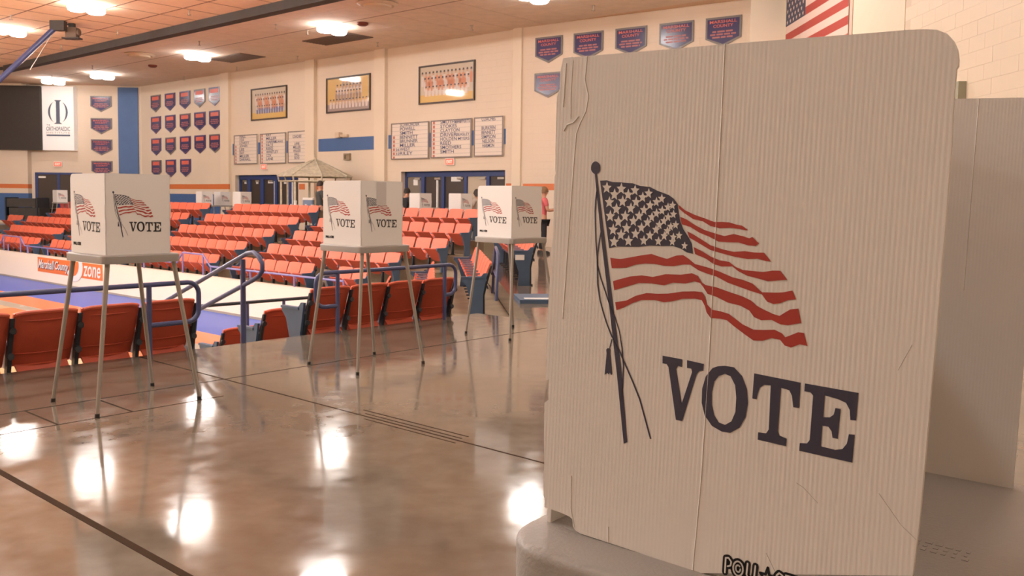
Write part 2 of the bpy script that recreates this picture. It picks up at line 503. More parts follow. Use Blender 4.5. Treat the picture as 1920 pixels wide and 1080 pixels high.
ART = {
 'outline': [(-3,996),(34,997),(263,999),(470,1002),(585,1003),(801,1004),(898,1005),(934,1004),(957,1002),(977,995),(991,983),(1000,969),(1004,953),(1004,943),(1001,939),(1000,899),(1003,820),(1003,675),(1002,634),(1002,537),(1000,423),(999,318),(997,195),(992,108),(472,-5),(300,1),(124,2),(107,6),(99,14),(98,27),(87,31),(54,34),(0,35),(-1,54),(-5,59),(-9,105),(-7,129),(-12,176),(-16,263),(-3,271),(-4,315),(-14,313),(-19,443),(-16,535),(-9,536),(-9,558),(-18,560),(-12,626),(-15,750),(-10,759),(-14,761),(-17,828),(-19,917),(-11,933),(-11,972),(-6,985)],
 'hole': [],
 'canton': [(136,744),(158,745),(175,742),(199,742),(237,741),(261,736),(289,735),(312,728),(344,721),(360,714),(372,704),(376,687),(382,670),(391,657),(408,641),(417,630),(422,611),(404,613),(388,619),(365,623),(334,621),(298,620),(266,616),(228,614),(200,613),(175,608)],
 'stars': [(159,730),(204,729),(246,727),(287,722),(326,713),(358,701),(184,717),(226,718),(270,714),(311,706),(345,697),(169,701),(210,704),(251,704),(293,699),(329,690),(362,684),(192,688),(236,691),(276,689),(313,684),(347,678),(174,673),(220,675),(262,677),(300,676),(336,670),(370,664),(200,663),(246,666),(288,665),(323,662),(356,660),(185,646),(226,651),(271,654),(314,652),(347,651),(381,644),(210,637),(254,641),(297,640),(339,641),(365,640),(190,622),(234,626),(280,629),(323,630),(363,631),(398,625)],
 's1': [(374,703),(393,693),(422,685),(447,680),(475,674),(496,675),(514,675),(531,672),(549,670),(564,663),(560,662),(540,664),(519,665),(491,663),(465,666),(444,674),(418,677),(393,687),(377,695)],
 's2': [(381,680),(398,676),(423,666),(449,658),(483,652),(504,649),(528,654),(553,651),(569,648),(576,651),(594,640),(586,635),(566,635),(542,639),(513,638),(489,638),(463,646),(437,652),(410,662),(386,666)],
 's3': [(403,653),(420,648),(442,640),(468,630),(502,624),(531,621),(559,624),(583,623),(608,624),(627,609),(615,609),(592,612),(568,610),(536,612),(503,616),(469,621),(443,630),(417,639),(410,641)],
 's4': [(423,624),(448,617),(470,609),(496,603),(520,602),(537,594),(558,589),(586,589),(609,589),(632,593),(651,594),(669,579),(653,577),(622,573),(591,577),(571,579),(546,586),(529,594),(501,592),(480,595),(458,604),(428,611)],
 's5': [(180,589),(211,588),(239,593),(272,599),(304,604),(327,600),(350,597),(376,605),(395,607),(411,601),(429,592),(463,588),(497,582),(531,574),(559,571),(584,566),(609,552),(643,554),(662,556),(683,561),(693,546),(674,543),(656,536),(639,533),(623,536),(609,548),(581,552),(553,557),(520,563),(490,572),(464,576),(439,581),(416,590),(397,589),(369,584),(342,583),(314,585),(287,584),(259,580),(231,572),(186,568)],
 's6': [(192,542),(214,548),(243,555),(279,560),(312,559),(348,567),(392,569),(422,574),(439,570),(451,558),(462,554),(491,552),(525,546),(558,541),(582,535),(599,526),(616,521),(640,515),(656,513),(668,520),(681,527),(700,530),(709,505),(677,498),(659,498),(637,504),(611,501),(593,505),(580,516),(556,523),(523,526),(493,534),(468,538),(454,551),(446,557),(431,559),(406,553),(371,552),(345,545),(308,546),(271,544),(234,534),(197,524)],
 's7': [(202,500),(236,506),(264,518),(296,526),(328,527),(360,530),(399,537),(433,540),(453,540),(461,533),(468,518),(482,509),(506,508),(528,505),(542,499),(565,489),(593,482),(620,484),(646,487),(665,482),(673,476),(686,481),(703,488),(717,488),(727,466),(709,467),(688,459),(673,461),(661,470),(640,471),(618,464),(595,462),(572,471),(544,483),(523,493),(505,494),(480,493),(468,503),(463,514),(453,525),(434,526),(400,523),(373,516),(347,512),(320,514),(283,511),(256,503),(228,491),(207,484)],
 'pole': [(118,758),(125,758),(152,656),(175,570),(200,479),(231,368),(261,220),(250,215),(218,355),(187,478),(149,623)],
 'ball': [(135,770),(135,765),(132,761),(127,758),(121,757),(115,758),(110,761),(106,765),(105,770),(106,775),(109,779),(113,782),(119,783),(125,782),(130,779),(134,775)],
 'cord1': [(126,726),(123,704),(123,681),(126,653),(130,621),(136,589),(139,564),(142,532),(152,500),(164,476),(176,455),(193,431),(216,407),(236,382),(266,344),(290,311),(309,274),(328,237),(332,238),(313,276),(294,313),(270,346),(240,384),(220,409),(197,432),(180,456),(168,477),(156,501),(147,532),(143,564),(140,590),(134,621),(130,653),(127,681),(128,704),(131,726)],
 'cord2': [(146,644),(141,622),(137,589),(139,570),(151,545),(168,518),(182,495),(203,468),(218,441),(228,409),(235,374),(236,330),(235,301),(239,301),(240,331),(239,374),(232,410),(221,442),(206,469),(186,496),(172,519),(155,546),(143,571),(141,590),(145,621),(150,644)],
 'tassel': [(196,424),(200,424),(193,404),(195,401),(195,394),(204,352),(200,350),(196,355),(193,350),(189,353),(180,348),(183,393),(181,400),(185,404),(190,404)],
 'V': [(352,407),(409,406),(409,391),(398,392),(393,385),(414,320),(438,385),(435,391),(423,391),(422,406),(469,404),(468,391),(458,389),(451,382),(418,286),(400,286),(371,386),(365,392),(353,392)],
 'Oo': [(524,407),(550,407),(572,393),(586,371),(591,345),(587,318),(573,296),(550,283),(527,282),(500,289),(479,306),(469,329),(468,356),(476,381),(493,399),(507,404)],
 'Oi': [(527,392),(542,389),(555,374),(560,351),(560,324),(551,305),(535,296),(518,298),(505,310),(497,329),(495,353),(500,374),(511,386)],
 'T': [(602,402),(717,399),(717,353),(703,353),(698,373),(691,382),(671,384),(670,304),(674,297),(692,294),(692,280),(621,281),(621,295),(641,296),(647,304),(645,385),(629,384),(618,377),(614,365),(612,355),(601,355)],
 'E': [(727,399),(850,398),(849,350),(836,349),(833,366),(824,377),(807,381),(775,384),(775,345),(790,347),(798,353),(801,365),(813,365),(811,312),(799,312),(796,323),(788,330),(774,330),(774,293),(807,292),(823,296),(832,307),(835,324),(848,325),(847,276),(724,277),(724,291),(741,293),(747,300),(748,380),(741,385),(727,385)],
 'logo_bl': [(548,21),(593,25),(748,20)],
 'logo_tl': [(556,50),(745,56)],
 'crease': [(475,1002),(477,759),(485,387),(480,180),(469,-4)],
 'scr': [(722,218),(740,212),(757,202),(775,191),(909,233),(961,188),(994,170)],
 'dents': [(902,610),(765,429)],
}

# ================================================================== THE SETTING
H = 6.2
# --- concourse floor (one slab round the sunken court)
CO = Vector((-0.37, 13.5, 0))
CR = Vector((-0.0904, 0.9959, 0)).normalized()     # along the corner rows
CL = Vector((-CR.y, CR.x, 0))                      # down towards the court


def corner_pt(s, bound):
    """point on the corner line at offset s, cut by the near (b=7.6) or far (a=14.4) edge"""
    q = CO + CL * s
    if bound == 'near':
        d = CT * CR.x + ST * CR.y
        t = (7.6 - (CT * q.x + ST * q.y)) / d
    else:
        d = -ST * CR.x + CT * CR.y
        t = (14.4 - (-ST * q.x + CT * q.y)) / d
    return q + CR * t


fl = [AR(-14, -8), AR(-14, 7.18), AR(7.6, 7.18), corner_pt(-0.25, 'near'), corner_pt(-0.25, 'far'), AR(16.25, 14.4), AR(16.25, 40.2),
      AR(-14, 40.2), AR(-14, 48), AR(24, 48), Vector((9, 20, 0)), Vector((9, -9, 0))]
mb = MB()
mb.prism(fl, (0, 0, -0.28))
floor = struct(mb.build('floor', M_FLOOR))
M_JOINT = mat('floor_joint_filler', (0.050, 0.030, 0.018), 0.95, spec=0.05)


def joint(b0, b1, a0, a1):
    m_ = MB()
    m_.abox(b0, b1, a0, a1, -0.004, 0.0012)
    m_.build('floor_joint', M_JOINT, floor)


joint(1.557, 1.590, -2, 5.3)
joint(3.494, 3.506, 2.0, 7.16)
joint(3.540, 3.549, 3.46, 4.30)
joint(3.592, 3.602, 3.46, 4.38)
joint(3.450, 3.458, 3.42, 4.20)
joint(-3, 9.6, 5.846, 5.856)
joint(-3, 3.2, 5.354, 5.363)
joint(2.126, 2.138, 5.36, 5.85)
joint(2.570, 2.582, 5.36, 5.85)
joint(1.2, 1.21, 5.36, 5.85)
joint(8.66, 8.67, 2.5, 7.1)

# --- court floor with its painted zones
mb = MB()
mb.abox(-14, 12.3, 7.2, 40.2, -1.76, -1.66)
court = struct(mb.build('court_floor', M_WOOD))


def zone(name, m_, b0, b1, a0, a1, z=-1.6575):
    q = MB()
    q.abox(b0, b1, a0, a1, -1.662, z)
    return q.build(name, m_, court)


zone('painted_zone', M_CBLUE, 10.22, 12.17, 11.2, 40)
zone('painted_zone', M_CORANGE, 9.32, 10.22, 11.2, 40)
zone('painted_zone', M_CGREY, 8.93, 9.32, 11.2, 40)
zone('painted_zone', M_CORANGE, 7.4, 8.93, 11.2, 25.1)
mb = MB()
mb.lathe([(0.05, -1.6575), (0.05, -1.655)], 12, 0, Matrix.Translation(AR(9.2, 25.3)))
mb.build('court_marker', M_WHITE, court)

# --- parapet in front of the far stand
mb = MB()
mb.abox(12.18, 12.32, 15.2, 40.2, -1.66, -0.78)
parapet = struct(mb.build('wall_court', M_PARAPET))
mb = MB()
mb.abox(12.172, 12.328, 15.2, 40.2, -0.78, -0.755)
mb.build('coping', M_PARAPET, parapet)
mb = MB()
mb.abox(12.168, 12.18, 15.2, 40.2, -1.66, -1.60)
mb.build('baseboard', M_CGREY, parapet)

# --- terraced stands
ROWS_FAR = [dict(b=15.9 - 0.8 * k, f=0.33 - 0.3275 * k) for k in range(5)]
mb = MB()
for k, r in enumerate(ROWS_FAR):
    b0 = r['b'] - 0.45
    if k == 4:
        b0 = 12.32
    mb.abox(b0, r['b'] + 0.35, 14.4, 40.2, -1.70, r['f'])
stand_far = struct(mb.build('stand_steps', M_STEP))
NEAR_F = [-0.30, -0.585, -0.87, -1.155, -1.44]
mb = MB()
for j, f_ in enumerate(NEAR_F):
    mb.abox(-14, 7.6, 7.18 + 0.8 * j, 7.98 + 0.8 * j, -1.70, f_)
stand_near = struct(mb.build('stand_steps', M_STEP))
mb = MB()
for j, f_ in enumerate(NEAR_F):          # half steps in the stair aisle
    up = 0.0 if j == 0 else NEAR_F[j - 1]
    mb.abox(4.12, 5.12, 7.18 + 0.8 * j, 7.58 + 0.8 * j, f_ - 0.01, (f_ + up) / 2)
mb.build('stair_step', M_STEP, stand_near)
COR_F = [-0.30, -0.585, -0.87, -1.155]
mb = MB()
for j, f_ in enumerate(COR_F):
    s0, s1 = -0.25 + 0.8 * j, 0.55 + 0.8 * j
    if j == 3:
        s1 = 1.4 + 0.8 * j
    q = [corner_pt(s0, 'near'), corner_pt(s1, 'near'), corner_pt(s1, 'far'), corner_pt(s0, 'far')]
    mb.prism([p + Vector((0, 0, -1.7)) for p in q], (0, 0, 1.7 + f_))
stand_corner = struct(mb.build('stand_steps', M_STEP))

# --- walls
OPEN = [(27.55, 31.75, 2.14), (17.42, 21.94, 2.18)]
mb = MB()
B0, B1 = 19.55, 19.95


def wall_seg(m_, a0, a1, z0, z1, b0=B0, b1=B1, mi=0):
    m_.abox(b0, b1, a0, a1, z0, z1, mi)


wall_seg(mb, 16.3, 17.42, 0, H + 0.3)
wall_seg(mb, 21.94, 27.55, 0, H + 0.3)
wall_seg(mb, 31.75, 40.6, 0, H + 0.3)
wall_seg(mb, 17.42, 21.94, 2.18, H + 0.3)
wall_seg(mb, 27.55, 31.75, 2.14, H + 0.3)
wall_back = struct(mb.build('wall_back', M_WALL))
# lobby behind the doors
mb = MB()
mb.abox(21.6, 21.7, 16.0, 33.0, 0, 3.0)
mb.abox(19.95, 21.7, 16.0, 33.0, 2.6, 2.7)
struct(mb.build('wall_lobby', M_CREAM))


def band(par, m_, segs, z0, z1, name='painted_band', t=0.004):
    for a0, a1 in segs:
        q = MB()
        q.abox(B0 - t, B0 + 0.02, a0, a1, z0, z1)
        q.build(name, m_, par)


band(wall_back, M_ORANGE_P, [(32.63, 40.2), (23.15, 26.43), (26.96, 27.5), (16.8, 17.38)], 1.585, 1.79)
band(wall_back, M_BLUE_P, [(32.63, 40.2)], 0.10, 1.38)
band(wall_back, M_BLUE_P, [(23.20, 26.31), (26.98, 31.89), (17.42, 22.55)], 2.93, 3.375, t=0.02)
for a0, a1 in ((32.01, 32.63), (26.43, 26.96), (22.62, 23.15), (16.74, 17.06)):
    mb = MB()
    wall_seg(mb, a0, a1, 0, H + 0.2, b0=B0 - 0.13, b1=B0 + 0.05)
    o = struct(mb.build('trim_1', M_CREAM))
    if a0 > 30:
        q = MB()
        q.abox(B0 - 0.134, B0 - 0.08, a0 - 0.004, a1 + 0.004, 1.585, 1.79)
        q.build('painted_band', M_ORANGE_P, o)

# facet of the back wall that turns towards the right
FO = Vector((0.29, 25.64, 0))
FD = Vector((0.8126, -0.5828, 0))
FN = Vector((-FD.y, FD.x, 0))                      # away from the room


def FP(s, n, z):
    return FO + FD * s + FN * n + Vector((0, 0, z))


mb = MB()
mb.prism([FP(-0.1, 0, 0), FP(7.2, 0, 0), FP(7.2, 0.3, 0), FP(-0.1, 0.3, 0)], (0, 0, H + 0.3))
wall_corner = struct(mb.build('wall_corner', M_WALL2))
mb = MB()
mb.prism([FP(-0.0, -0.004, 1.60), FP(5.5, -0.004, 1.60), FP(5.5, 0.02, 1.60), FP(-0.0, 0.02, 1.60)], (0, 0, 0.18))
mb.build('painted_band', M_ORANGE_P, wall_corner)
# pier on the right that carries the flag
mb = MB()
mb.prism([Vector(p) for p in ((5.21, 20.1, 0), (6.3, 20.1, 0), (6.3, 22.2, 0), (5.70, 22.0, 0))], (0, 0, H + 0.3))
wall_pier = struct(mb.build('wall_pier', M_PIER))
# right wall, laid block by block where the blocks can be told apart
mb = MB()
mb.box(6.010, 6.3, -9, 20.1, 0, H + 0.3)
wall_right = struct(mb.build('wall_right', M_MORTAR))
q = MB()
q.box(0.007, 0.03, 0.0015, 0.3985, 0.0022, 0.1978)
me_block = q.mesh('wall_block', M_CREAM)
for c in range(31):
    z = 0.14 + 0.2 * c
    near_ = 9.2
    if 2.3 < z < 5.0:
        n_ = 12
        for k in range(n_):
            y0 = near_ + 0.4 * k + (0.2 if c % 2 else 0.0)
            if y0 + 0.4 <= 14.01:
                link('wall_block', me_block, wall_right, (6.0 + random.uniform(-0.001, 0.001), y0, z))
mb = MB()
mb.box(6.0, 6.04, -9, 9.2, 0, H + 0.3)
mb.box(6.0, 6.04, 14, 20.1, 0, H + 0.3)
mb.box(6.0, 6.04, 9.2, 14, 0, 2.34)
mb.box(6.0, 6.04, 9.2, 14, 5.14, H + 0.3)
mb.box(6.0, 6.04, 9.2, 9.4, 2.34, 5.14)
mb.build('plain_blockwork', M_CREAM, wall_right)
q = MB()
q.box(5.985, 6.0, 16.14, 19.98, 0, H)
q.build('pink_board', mat('pinkish_board', (0.62, 0.44, 0.35), 0.6), wall_right)
mb = MB()
mb.box(5.90, 6.01, 12.02, 12.16, 0, 2.98)
struct(mb.build('trim_5', mat('grey_green_trim', (0.36, 0.36, 0.27), 0.5)))

# frontal wall on the far left
FY = 40.7
mb = MB()
mb.box(-50, -16.6, FY, FY + 0.3, 0, H + 0.3)
wall_left = struct(mb.build('wall_left', M_WALLF))
mb = MB()
mb.box(-50, -21.8, FY - 0.32, FY + 0.05, 0, H + 0.3)
bay = struct(mb.build('wall_bay', M_WALLF))
for m_, z0, z1 in ((M_ORANGE_P, 1.54, 1.73), (M_BLUE_P, 0.1, 1.32)):
    q = MB()
    q.box(-50, -21.796, FY - 0.324, FY, z0, z1)
    q.build('painted_band', m_, bay)
q = MB()
q.box(-19.5, -16.9, FY - 0.004, FY + 0.02, 1.56, 1.75)
q.build('painted_band', M_ORANGE_P, wall_left)

# enclosing walls behind the viewer
mb = MB()
mb.box(-12, 9.5, -9.3, -9.0, -0.3, H + 0.3)
struct(mb.build('wall_front', M_CREAMD))
mb = MB()
mb.abox(-14.3, -14.0, -9, 50, -1.8, H + 0.3)
struct(mb.build('wall_side', M_CREAMD))

# --- ceiling with its tiles
mb = MB()
mb.prism([Vector((-60, -20, H)), Vector((20, -20, H)), Vector((20, 60, H)), Vector((-60, 60, H))], (0, 0, 0.3))
ceiling = struct(mb.build('ceiling', M_CEIL))
T = 1.22
q = MB()
q.box(0.012, T - 0.012, 0.012, T - 0.012, -0.030, 0.0)
me_t1 = q.mesh('ceiling_tile', M_TILE)
q = MB()
q.box(0.006, T - 0.006, 0.006, T - 0.006, -0.022, 0.0)
me_t2 = q.mesh('ceiling_tile', M_TILE2)


def tile(me, b, a):
    o = link('ceiling_tile', me, ceiling, AR(b, a, H))
    o.rotation_euler = (0, 0, TH)


for i in range(5):
    for k in range(-6, 13):
        tile(me_t1, 7.19 + T * i, 24.46 + T * k)
for i in range(5):
    for k in range(-12, 13):
        tile(me_t2, 13.44 + T * i, 24.46 + T * k)
for i in range(6):
    q = MB()
    q.abox(7.19 + T * i - 0.016, 7.19 + T * i + 0.016, 13, 40.3, H - 0.036, H)
    q.build('ceiling_tee', M_TEE, ceiling)
for k in range(-6, 14):
    q = MB()
    q.abox(7.19, 13.29, 24.46 + T * k - 0.009, 24.46 + T * k + 0.009, H - 0.034, H)
    q.build('ceiling_tee', M_TEE, ceiling)
q = MB()
q.abox(15.86, 15.90, 12, 40, H - 0.026, H)
q.build('ceiling_tee', mat('ceiling_tee_pale', (0.33, 0.22, 0.14), 0.8), ceiling)
# dark beam (curtain track housing)
q = MB()
q.abox(13.13, 13.42, 13.5, 37.4, H - 0.26, H)
o = q.build('ceiling_beam', M_DARK)
tag(o, 'long dark grey track housing running across under the tiled ceiling', 'beam')
q = MB()
q.tube([AR(13.3, 37.2, H - 0.12), AR(13.0, 38.6, H - 0.1), AR(12.0, 39.6, H - 0.08), AR(10.5, 40.1, H - 0.08)], 0.06, 6)
q.build('curved_track', M_DARK, o)

# --- doors
def door_set(name, a0, a1, top, leaves, b=19.72):
    """leaves: list of (a_hi, a_lo, material)"""
    q = MB()
    q.abox(b, b + 0.10, a0, a1, top - 0.17, top)
    q.abox(b, b + 0.10, a1 - 0.10, a1, 0, top)
    q.abox(b, b + 0.10, a0, a0 + 0.08, 0, top)
    for (h1, l1, _m), (h2, l2, _m2) in zip(leaves, leaves[1:]):
        q.abox(b - 0.02, b + 0.10, h2, l1, 0, top - 0.17)
    fr = struct(q.build(name, M_BLUE_D))
    for i, (h, l, m_) in enumerate(leaves):
        q = MB()
        q.abox(b + 0.03, b + 0.075, l, h, 0.02, top - 0.17)
        lf = q.build('door_leaf', m_, fr)
        q = MB()
        q.abox(b - 0.03, b + 0.03, l + 0.06, h - 0.06, 0.98, 1.04)
        q.build('push_bar', M_METAL, lf)
        q = MB()
        q.abox(b - 0.03, b + 0.03, l + 0.04, l + 0.30, top - 0.26, top - 0.20)
        q.build('door_closer', M_METAL, lf)
    return fr


d2 = door_set('door_2', 27.55, 31.75, 2.14, [(31.62, 31.13, M_DOOR), (30.92, 30.24, M_DOOR), (30.02, 29.36, M_DOOR), (29.12, 28.41, M_DOOR), (28.21, 27.63, M_DOOR)])
d3 = door_set('door_3', 17.42, 21.94, 2.18, [(21.90, 21.16, M_DOORG), (21.0, 20.23, M_DOOR), (20.1, 19.24, M_DOOR), (19.12, 18.31, M_DOORL), (18.18, 17.55, M_DOOR)])
for par, a, w_, z0, z1 in ((d2, 31.32, 0.14, 1.80, 1.92), (d2, 30.5, 0.14, 1.80, 1.92), (d2, 29.6, 0.32, 1.82, 1.92), (d2, 28.6, 0.24, 1.80, 1.90),
                           (d3, 21.45, 0.20, 1.74, 1.93), (d3, 19.62, 0.42, 1.86, 2.0)):
    q = MB()
    q.abox(19.735, 19.75, a - w_ / 2, a + w_ / 2, z0, z1)
    q.build('door_notice', M_WHITE, par)
for par, a in ((d2, 29.30), (d2, 28.14), (d3, 20.42)):
    q = MB()
    q.abox(19.70, 19.75, a - 0.03, a + 0.03, 0.1, 1.9)
    q.build('edge_strip', M_WHITE, par)
# door on the frontal wall
X0, X1 = -21.62, -19.50
q = MB()
q.box(X0, X1, FY - 0.06, FY + 0.02, 2.18, 2.27)
q.box(X0, X0 + 0.12, FY - 0.06, FY + 0.02, 0, 2.2)
q.box(X1 - 0.1, X1, FY - 0.06, FY + 0.02, 0, 2.2)
q.box((X0 + X1) / 2 - 0.06, (X0 + X1) / 2 + 0.06, FY - 0.06, FY + 0.02, 0, 2.2)
d1 = struct(q.build('door_1', M_BLUE_D))
for x0, x1 in ((X0 + 0.12, (X0 + X1) / 2 - 0.06), ((X0 + X1) / 2 + 0.06, X1 - 0.1)):
    q = MB()
    q.box(x0, x1, FY - 0.04, FY + 0.01, 0.02, 2.18)
    lf = q.build('door_leaf', M_DOOR, d1)
    q = MB()
    q.box(x0 + 0.05, x1 - 0.05, FY - 0.10, FY - 0.04, 0.62, 0.68)
    q.build('push_bar', M_METAL, lf)
q = MB()
q.box(X0 + 0.16, X0 + 0.48, FY - 0.07, FY - 0.04, 2.02, 2.10)
q.build('door_notice', M_WHITE, d1)

# ================================================================== LAMPS
q = MB()
for s in (-0.235, 0.235):
    Mx = Matrix.Translation((s, 0, 0))
    q.lathe([(0.10, -0.22), (0.17, -0.212), (0.215, -0.185), (0.23, -0.14), (0.225, -0.05)], 20, 0, Mx)
me_lens = q.mesh('lens', M_LENS, smooth=50)
me_lensc = q.mesh('lens', M_LENSC, smooth=50)
me_lensn = q.mesh('lens', M_LENSN, smooth=50)
q = MB()
q.box(-0.06, 0.06, -0.10, 0.10, -0.06, 0)
for s in (-0.235, 0.235):
    q.lathe([(0.17, -0.05), (0.19, -0.02), (0.19, 0.0)], 16, 0, Matrix.Translation((s, 0, 0)))
me_lbody = q.mesh('lamp_body', M_BEIGE)
LAMPS = [(10.27, 18.65, 'just above the top of the frame over the court'), (10.27, 23.55, 'near the top left, right of the hoist motor'), (10.27, 28.73, 'at the left edge beside the blue pole'),
         (15.95, 20.85, 'beside the larger dark grille'), (16.24, 28.68, 'beside the smaller dark grille'), (16.5, 36.5, 'over the corner of the far wall'),
         (16.0, 40.0, 'just above the white sign on the far wall'), (16.28, 13.7, 'at the top centre edge of the view'), (10.27, 34.0, 'hidden behind the blue mast at the left edge')]
for r, b in enumerate((4.4, -1.8, -8.0)):
    for k, a in enumerate((14.1, 19.25, 24.3, 29.65, 34.9)):
        if r == 0 or k < 4 - (r == 2):
            LAMPS.append((b, a, 'outside the view, %s in court row %s' % (ORD[k], ('nearest', 'middle', 'furthest')[r])))
for k, (b, a) in enumerate(((10.27, 13.7), (10.6, 8.9), (4.4, 8.9), (-1.8, 8.9), (4.4, 3.7), (-1.8, 3.7))):
    LAMPS.append((b, a, 'outside the view over the concourse, %s of six' % ORD[k]))
for b, a, lab in LAMPS:
    o = thing('ceiling_lamp', 'twin round ceiling lamp ' + lab, 'ceiling lamp', AR(b, a, H - 0.03), TH, 'twin round ceiling lamps')
    link('lens', me_lensc if b < 5 and a > 14 else me_lensn if a < 9 else me_lens, o)
    link('lamp_body', me_lbody, o)
for p, lab in ((Vector((3.6, 16.8, H - 0.03)), 'added outside the view to light the right corner wall'), (Vector((0.35, 1.15, H - 0.03)), 'added outside the view to light the near booth')):  # two added, unseen lamps that brighten the pier and the near table
    o = thing('ceiling_lamp', 'twin round ceiling lamp ' + lab, 'ceiling lamp', p, TH, 'twin round ceiling lamps')
    link('lens', me_lensn if p.y > 5 else me_lens, o)
    link('lamp_body', me_lbody, o)

# ceiling fittings
def grille(b0, b1, a0, a1, label):
    q = MB()
    q.abox(b0, b1, a0, a1, H - 0.045, H)
    o = tag(q.build('ceiling_grille', M_GRILLE), label, 'ceiling grille', 'dark ceiling grilles')
    n = 8
    for k in range(n):
        bb = b0 + (b1 - b0) * (k + 0.5) / n
        q = MB()
        q.abox(bb - 0.008, bb + 0.008, a0, a1, H - 0.055, H - 0.045)
        q.build('slat', M_GRILLE, o)


grille(17.02, 18.04, 27.30, 29.45, 'smaller dark brown square grille in the ceiling, left')
grille(16.9, 17.85, 21.32, 23.6, 'larger dark brown square grille in the ceiling, beside the middle lamp')
for (b, a), lab in (((15.04, 30.38), 'round beige air diffuser in the ceiling above the pennants'), ((14.82, 17.54), 'round beige air diffuser at the top edge, centre')):
    o = thing('air_diffuser', lab, 'air diffuser', AR(b, a, H - 0.032), 0, 'round air diffusers')
    q = MB(); q.lathe([(0.50, 0), (0.52, -0.02), (0.42, -0.06), (0.40, -0.05)], 24); q.build('outer_ring', M_BEIGE, o, 40)
    q = MB(); q.lathe([(0.36, -0.03), (0.34, -0.10), (0.28, -0.12)], 24); q.build('inner_cone', M_BEIGE, o, 40)
for (b, a), lab in (((16.62, 32.58), 'small dark detector on the ceiling, left'), ((16.21, 19.82), 'small dark red detector on the ceiling, right')):
    q = MB(); q.lathe([(0.16, 0), (0.16, -0.05), (0.10, -0.09)], 14, 0, Matrix.Translation(AR(b, a, H - 0.022)))
    tag(q.build('smoke_detector', mat('detector_red', (0.20, 0.05, 0.03), 0.5), smooth=40), lab, 'detector')
q = MB()
q.lathe([(0.035, 0), (0.035, -0.02), (0.014, -0.025), (0.014, -0.12), (0.045, -0.125), (0.05, -0.14)], 8)
me_spr = q.mesh('sprinkler', M_METAL, smooth=40)
SPR = [(26.64, 9.58), (22.12, 12.3), (26.52, 12.47), (30.67, 12.54), (26.32, 14.97), (34.62, 15.28), (38.99, 15.54), (21.96, 14.85), (21.98, 15.94), (21.92, 18.53), (26.3, 18.65),
       (30.33, 18.77), (34.7, 19.04), (17.66, 18.34), (13.44, 18.31)]
SPN = ['left of the hoist motor', 'above the dark beam, right', 'above the dark beam, centre', 'above the dark beam, by the blue pole', 'below the dark beam, right of the left diffuser', 'below the dark beam over the far left lamps',
       'over the left sign', 'left of the middle lamp, higher', 'left of the middle lamp, lower', 'right of the larger grille', 'between the two grilles near the wall', 'left of the smaller grille near the wall', 'over the block of pennants',
       'over the rightmost team photo', 'over the right row of banners']
for i, (a, b) in enumerate(SPR):
    o = link('sprinkler_head', me_spr, None, AR(b, a, H - 0.022))
    tag(o, 'small metal sprinkler head on the ceiling, ' + SPN[i], 'sprinkler', 'ceiling sprinkler heads')

# basketball backstop hoist
o = thing('backstop_mast', 'slanting blue steel backstop mast hung from the ceiling, upper left', 'mast', (-12.91, 25.52, 6.1))
q = MB()
q.tube([(-0.02, 0, -0.12), (-1.87, -1.32, -2.69)], 0.075, 10)
q.build('mast_tube', M_RAIL, o, 40)
q = MB(); q.box(-0.12, 0.28, -0.1, 0.1, -0.2, 0.1); q.build('ceiling_bracket', M_DARK, o)
q = MB()
q.tube([(0.1, 0.1, -0.05), (-1.2, 0.6, -0.95), (-3.6, 1.8, -2.2)], 0.012, 5)
q.tube([(0.0, 0.1, -0.05), (-0.9, 0.3, -1.25)], 0.010, 5)
q.build('cable', M_METAL, o)
o = thing('hoist_motor', 'small grey hoist motor hanging under the ceiling beside the blue mast', 'motor', (-12.6, 25.87, H - 0.03))
q = MB(); q.box(-0.10, 0.06, -0.06, 0.06, -0.14, 0.03); q.build('hanger', M_DARK, o)
q = MB(); q.box(-0.16, 0.14, -0.12, 0.12, -0.40, -0.12); q.tube([(0.14, 0, -0.25), (0.20, 0, -0.25)], 0.1, 10); q.build('motor_housing', M_GRILLE, o)
q = MB(); q.box(-0.26, 0.22, -0.13, 0.13, -0.44, -0.40); q.build('base_plate', M_DARK, o)
q = MB(); q.tube([(-0.5, -0.1, 0.0), (-0.1, 0, -0.03)], 0.02, 6); q.build('drive_shaft', M_DARK, o)

# ================================================================== WALL THINGS
class Plane:
    """flat frame on a wall: x to the reader's right, z up, n out of the wall"""
    def __init__(s, org, ux, n):
        s.o, s.x, s.n = Vector(org), Vector(ux).normalized(), Vector(n).normalized()

    def p(s, x, z, d=0.0):
        return s.o + s.x * x + Vector((0, 0, z)) + s.n * d

    def slab(s, mb, x0, x1, z0, z1, d0, d1, mi=0):
        return mb.prism([s.p(x0, z0, d0), s.p(x1, z0, d0), s.p(x1, z1, d0), s.p(x0, z1, d0)], s.n * (d1 - d0), mi)

    def poly(s, mb, pts, d0, d1, mi=0):
        return mb.prism([s.p(x, z, d0) for x, z in pts], s.n * (d1 - d0), mi)

    def text(s, mb, body, x, z, w, h, d, mi=0, shear=0.0):
        return put_text(mb, body, s.p(x, z, d), s.x, (0, 0, 1), w, h, mi, shear)


# on the diagonal wall the reader's right is -a; x = -a
PD = Plane(AR(B0, 0), AR(0, -1), AR(-1, 0))
PF = Plane(FO, FD, -FN)
PL = Plane((0, FY, 0), (1, 0, 0), (0, -1, 0))
PP = Plane(AR(12.18, 0), AR(0, -1), AR(-1, 0))


